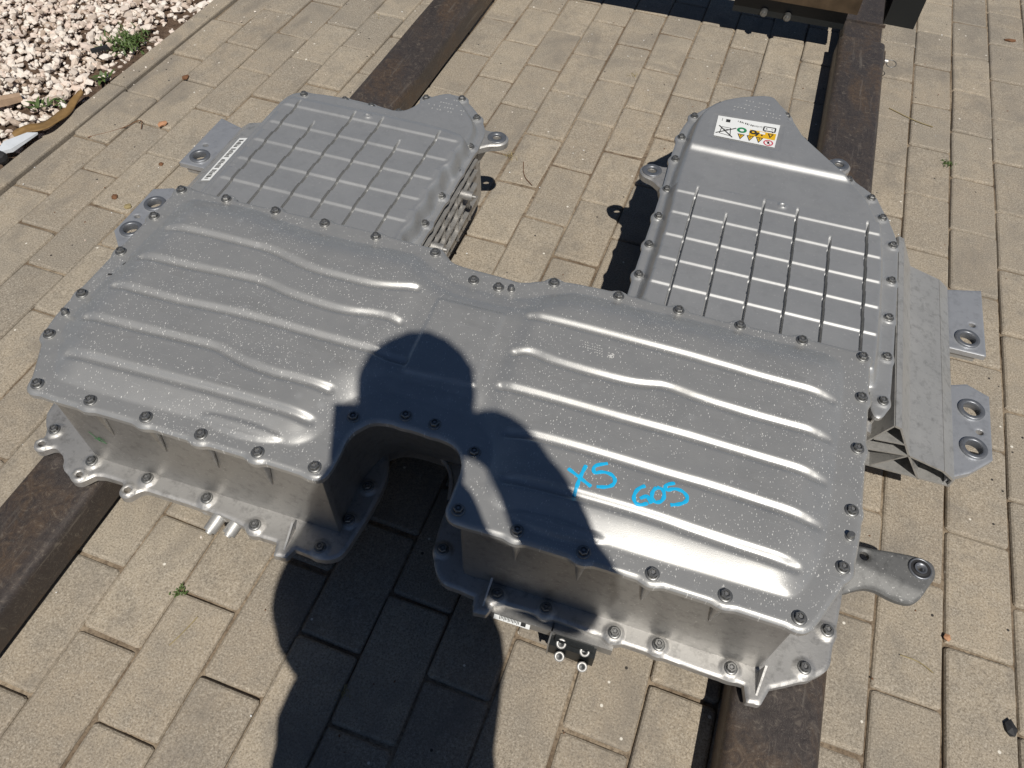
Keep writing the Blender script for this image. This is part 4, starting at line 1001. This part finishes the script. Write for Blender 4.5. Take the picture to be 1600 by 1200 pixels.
def pebble(x, y, s, mt, label, cat='stone', el=1.0, z=None):
    r = random.Random(int(x * 811 + y * 17)); P = (IV * (1 + np.array([[r.uniform(-.2, .2)] for _ in range(12)]))) * np.array([s * el, s, s * .6])
    a = r.uniform(0, 6.28); c, sn = math.cos(a), math.sin(a); P = P @ np.array([[c, sn, 0], [-sn, c, 0], [0, 0, 1]])
    me = mesh('pebble', P, IF); o = link('pebble', me, mt, None, (x, y, s * .5 if z is None else z)); return tag(o, label, cat)
pebble(-1.890, 1.453, .0095, 'brown', 'brown lump on the paving two rows in from the kerb')
pebble(-1.823, 1.259, .0085, 'orange', 'pale orange pebble on the paving left of the bracket', 'stone', 1.6)
pebble(.003, .603, .0062, 'orange', 'rust orange pebble in the joint at the lower right')
pebble(.087, .498, .0095, 'rubber', 'dark lump in the joint at the right edge near the bottom', 'stone', 1.4)
pebble(.157, 2.513, .0075, 'brown', 'thin brown twig piece near the upper right corner', 'twig', 2.6)
pebble(-1.760, .992, .0075, 'brown', 'rust brown leaf scrap on the paving left of the pack', 'leaf', 1.3, .002)
pebble(-1.712, .975, .0080, 'dryweed', 'olive leaf scrap beside the rust brown one left of the pack', 'leaf', 1.2, .002)
pebble(-1.735, 1.128, .0060, 'brown', 'dark seed on the joint above the leaf scraps left of the pack', 'leaf', 1.2, .002)
rs = random.Random(21)
m = MB()
for _ in range(420):
    x = rs.uniform(-2.0, .3); y = rs.uniform(-.1, 2.9)
    s = rs.uniform(.0006, .0019); T = Matrix.Translation((x, y, .0004)) @ Matrix.Rotation(rs.uniform(0, 6.28), 4, 'Z')
    m.add([tuple(T @ Vector(p)) for p in ((s * 1.5, 0, 0), (0, s, .0002), (-s * 1.3, 0, 0), (0, -s, .0002), (0, 0, s))], [(0, 1, 4), (1, 2, 4), (2, 3, 4), (3, 0, 4)], 0 if rs.random() < .6 else 1)
tag(m.build('grit', ['brown', 'white']), 'fine dark and pale grit scattered over the paving', 'grit', None, 'stuff')
def twig(pts, r, label, mt='dryweed'):
    m = MB(); C = chaikin([p[:2] for p in pts], 2, False)
    for a, b in zip(C[:-1], C[1:]): m.tube((a[0], a[1], .002), (b[0], b[1], .002), r, r, 5, 0, False)
    tag(m.build('twig', mt), label, 'twig')
twig([(-.962, 1.45), (-.945, 1.40), (-.915, 1.375)], .0008, 'thin curved stalk on the paving between the two modules', 'brown')
twig([(-1.955, 1.15), (-1.90, 1.21), (-1.885, 1.265), (-1.860, 1.225)], .0010, 'thin forked twig on the paving near the kerb', 'brown')
twig([(-.155, 2.02), (-.09, 1.985), (-.045, 1.975)], .0011, 'thin dry stalk right of the right-hand bar near the top', 'dryweed')
twig([(-.062, .552), (-.035, .552), (-.015, .542)], .0008, 'pale straw on the paving at the lower right', 'dryweed')
twig([(-1.048, .245), (-1.055, .215), (-1.062, .195)], .0008, 'pale straw lying along a joint at the lower left', 'dryweed')

# ------------------------------------------------------------------ the photographer, standing out of view behind the camera
per = empty('person', (-.50, -.22, 0)); tag(per, 'person in dark clothes standing behind the camera, seen only as a shadow', 'person')
def skin(name, verts, edges, rad, root, mt, parent, sub=2):
    me = bpy.data.meshes.new(name); me.from_pydata(verts, edges, []); me.materials.append(MAT[mt]); o = link(name, me, None, parent)
    md = o.modifiers.new('skin', 'SKIN'); md.use_smooth_shade = True
    for i, d in enumerate(me.skin_vertices[0].data):
        rr = rad[i]; d.radius = rr if isinstance(rr, tuple) else (rr, rr); d.use_root = i == root
    s = o.modifiers.new('sub', 'SUBSURF'); s.levels = sub; s.render_levels = sub
    tx = bpy.data.textures.new('cloth_folds', 'CLOUDS'); tx.noise_scale = .07
    dm = o.modifiers.new('folds', 'DISPLACE'); dm.texture = tx; dm.strength = .014; dm.texture_coords = 'GLOBAL'
    return o
def P_(xp, zp, y, r, rz=None):
    """body joint given by its place in the shadow outline (taken on the plane y = -0.16) and its own depth y"""
    k = -.16 - y
    return (xp + .5516 * k + .50, y + .22, zp + 1.6352 * k), (r if rz is None else (r, rz))
J = {}
J['hip'] = P_(-.470, .56, -.27, (.165), .12)
J['waist'] = P_(-.465, .76, -.25, (.160), .100)
J['chest'] = P_(-.490, 1.00, -.22, (.095), .08)
J['upper'] = P_(-.478, 1.18, -.20, (.062), .06)
J['neck'] = P_(-.440, 1.32, -.18, .048)
J['head0'] = P_(-.422, 1.41, -.165, .078)
J['head1'] = P_(-.419, 1.475, -.165, .094)
J['head2'] = P_(-.414, 1.530, -.168, .066)
J['rclav'] = P_(-.370, 1.375, -.16, .030)
J['rsh'] = P_(-.302, 1.405, -.14, .043)
J['relb'] = P_(-.196, 1.035, -.13, .050)
J['rwri'] = ((-.40 + .50, -.12 + .22, 1.030), .044)
J['rhand'] = ((-.44 + .50, -.065 + .22, 1.075), (.034, .016))
J['lsh'] = P_(-.490, 1.270, -.17, .056)
J['lelb'] = P_(-.660, .80, -.27, .047)
J['lwri'] = P_(-.655, .70, -.24, .036)
J['lhand'] = P_(-.610, .640, -.22, (.038), .022)
for s, sx in (('l', -.09), ('r', .09)):
    J[s + 'leg'] = ((.03 + sx, -.06, .74), .082); J[s + 'knee'] = ((.03 + sx * 1.15, -.03, .46), .058); J[s + 'ank'] = ((.03 + sx * 1.2, -.06, .09), .040); J[s + 'toe'] = ((.03 + sx * 1.35, .10, .035), (.042, .03))
ED = [('hip', 'waist'), ('waist', 'chest'), ('chest', 'upper'), ('upper', 'neck'), ('neck', 'head0'), ('head0', 'head1'), ('head1', 'head2'), ('neck', 'rclav'), ('rclav', 'rsh'), ('rsh', 'relb'), ('relb', 'rwri'), ('rwri', 'rhand'), ('upper', 'lsh'), ('lsh', 'lelb'), ('lelb', 'lwri'), ('lwri', 'lhand'), ('hip', 'lleg'), ('lleg', 'lknee'), ('lknee', 'lank'), ('lank', 'ltoe'), ('hip', 'rleg'), ('rleg', 'rknee'), ('rknee', 'rank'), ('rank', 'rtoe')]
for s, base, dirs in (('r', 'rhand', [(-.03, .012, .035), (-.042, .012, .018), (-.044, .012, .0), (-.038, .010, -.018), (.004, .02, .04)]), ('l', 'lhand', [(.01, .02, -.05), (.022, .016, -.055), (.034, .01, -.052), (.042, .004, -.044), (-.012, .03, -.024)])):
    b = Vector(J[base][0])
    for i, d in enumerate(dirs):
        d = Vector(d); J[f'{s}f{i}a'] = (tuple(b + d * .9), .0095); J[f'{s}f{i}b'] = (tuple(b + d * 1.5 + Vector((0, -.004, -.006))), .0085)
        ED += [(base, f'{s}f{i}a'), (f'{s}f{i}a', f'{s}f{i}b')]
names = list(J); ix = {k: i for i, k in enumerate(names)}
skin('body', [J[k][0] for k in names], [(ix[a], ix[b]) for a, b in ED], [J[k][1] for k in names], ix['hip'], 'shirt', per)
ph = MB(); T = cam.matrix_world @ Matrix.Translation((-.045, -.012, .014)); ph.box((-.075, -.037, -.0035), (.075, .037, .0035), 0, T)
tag(ph.build('phone', 'black'), 'dark phone held out of view by the photographer', 'phone')
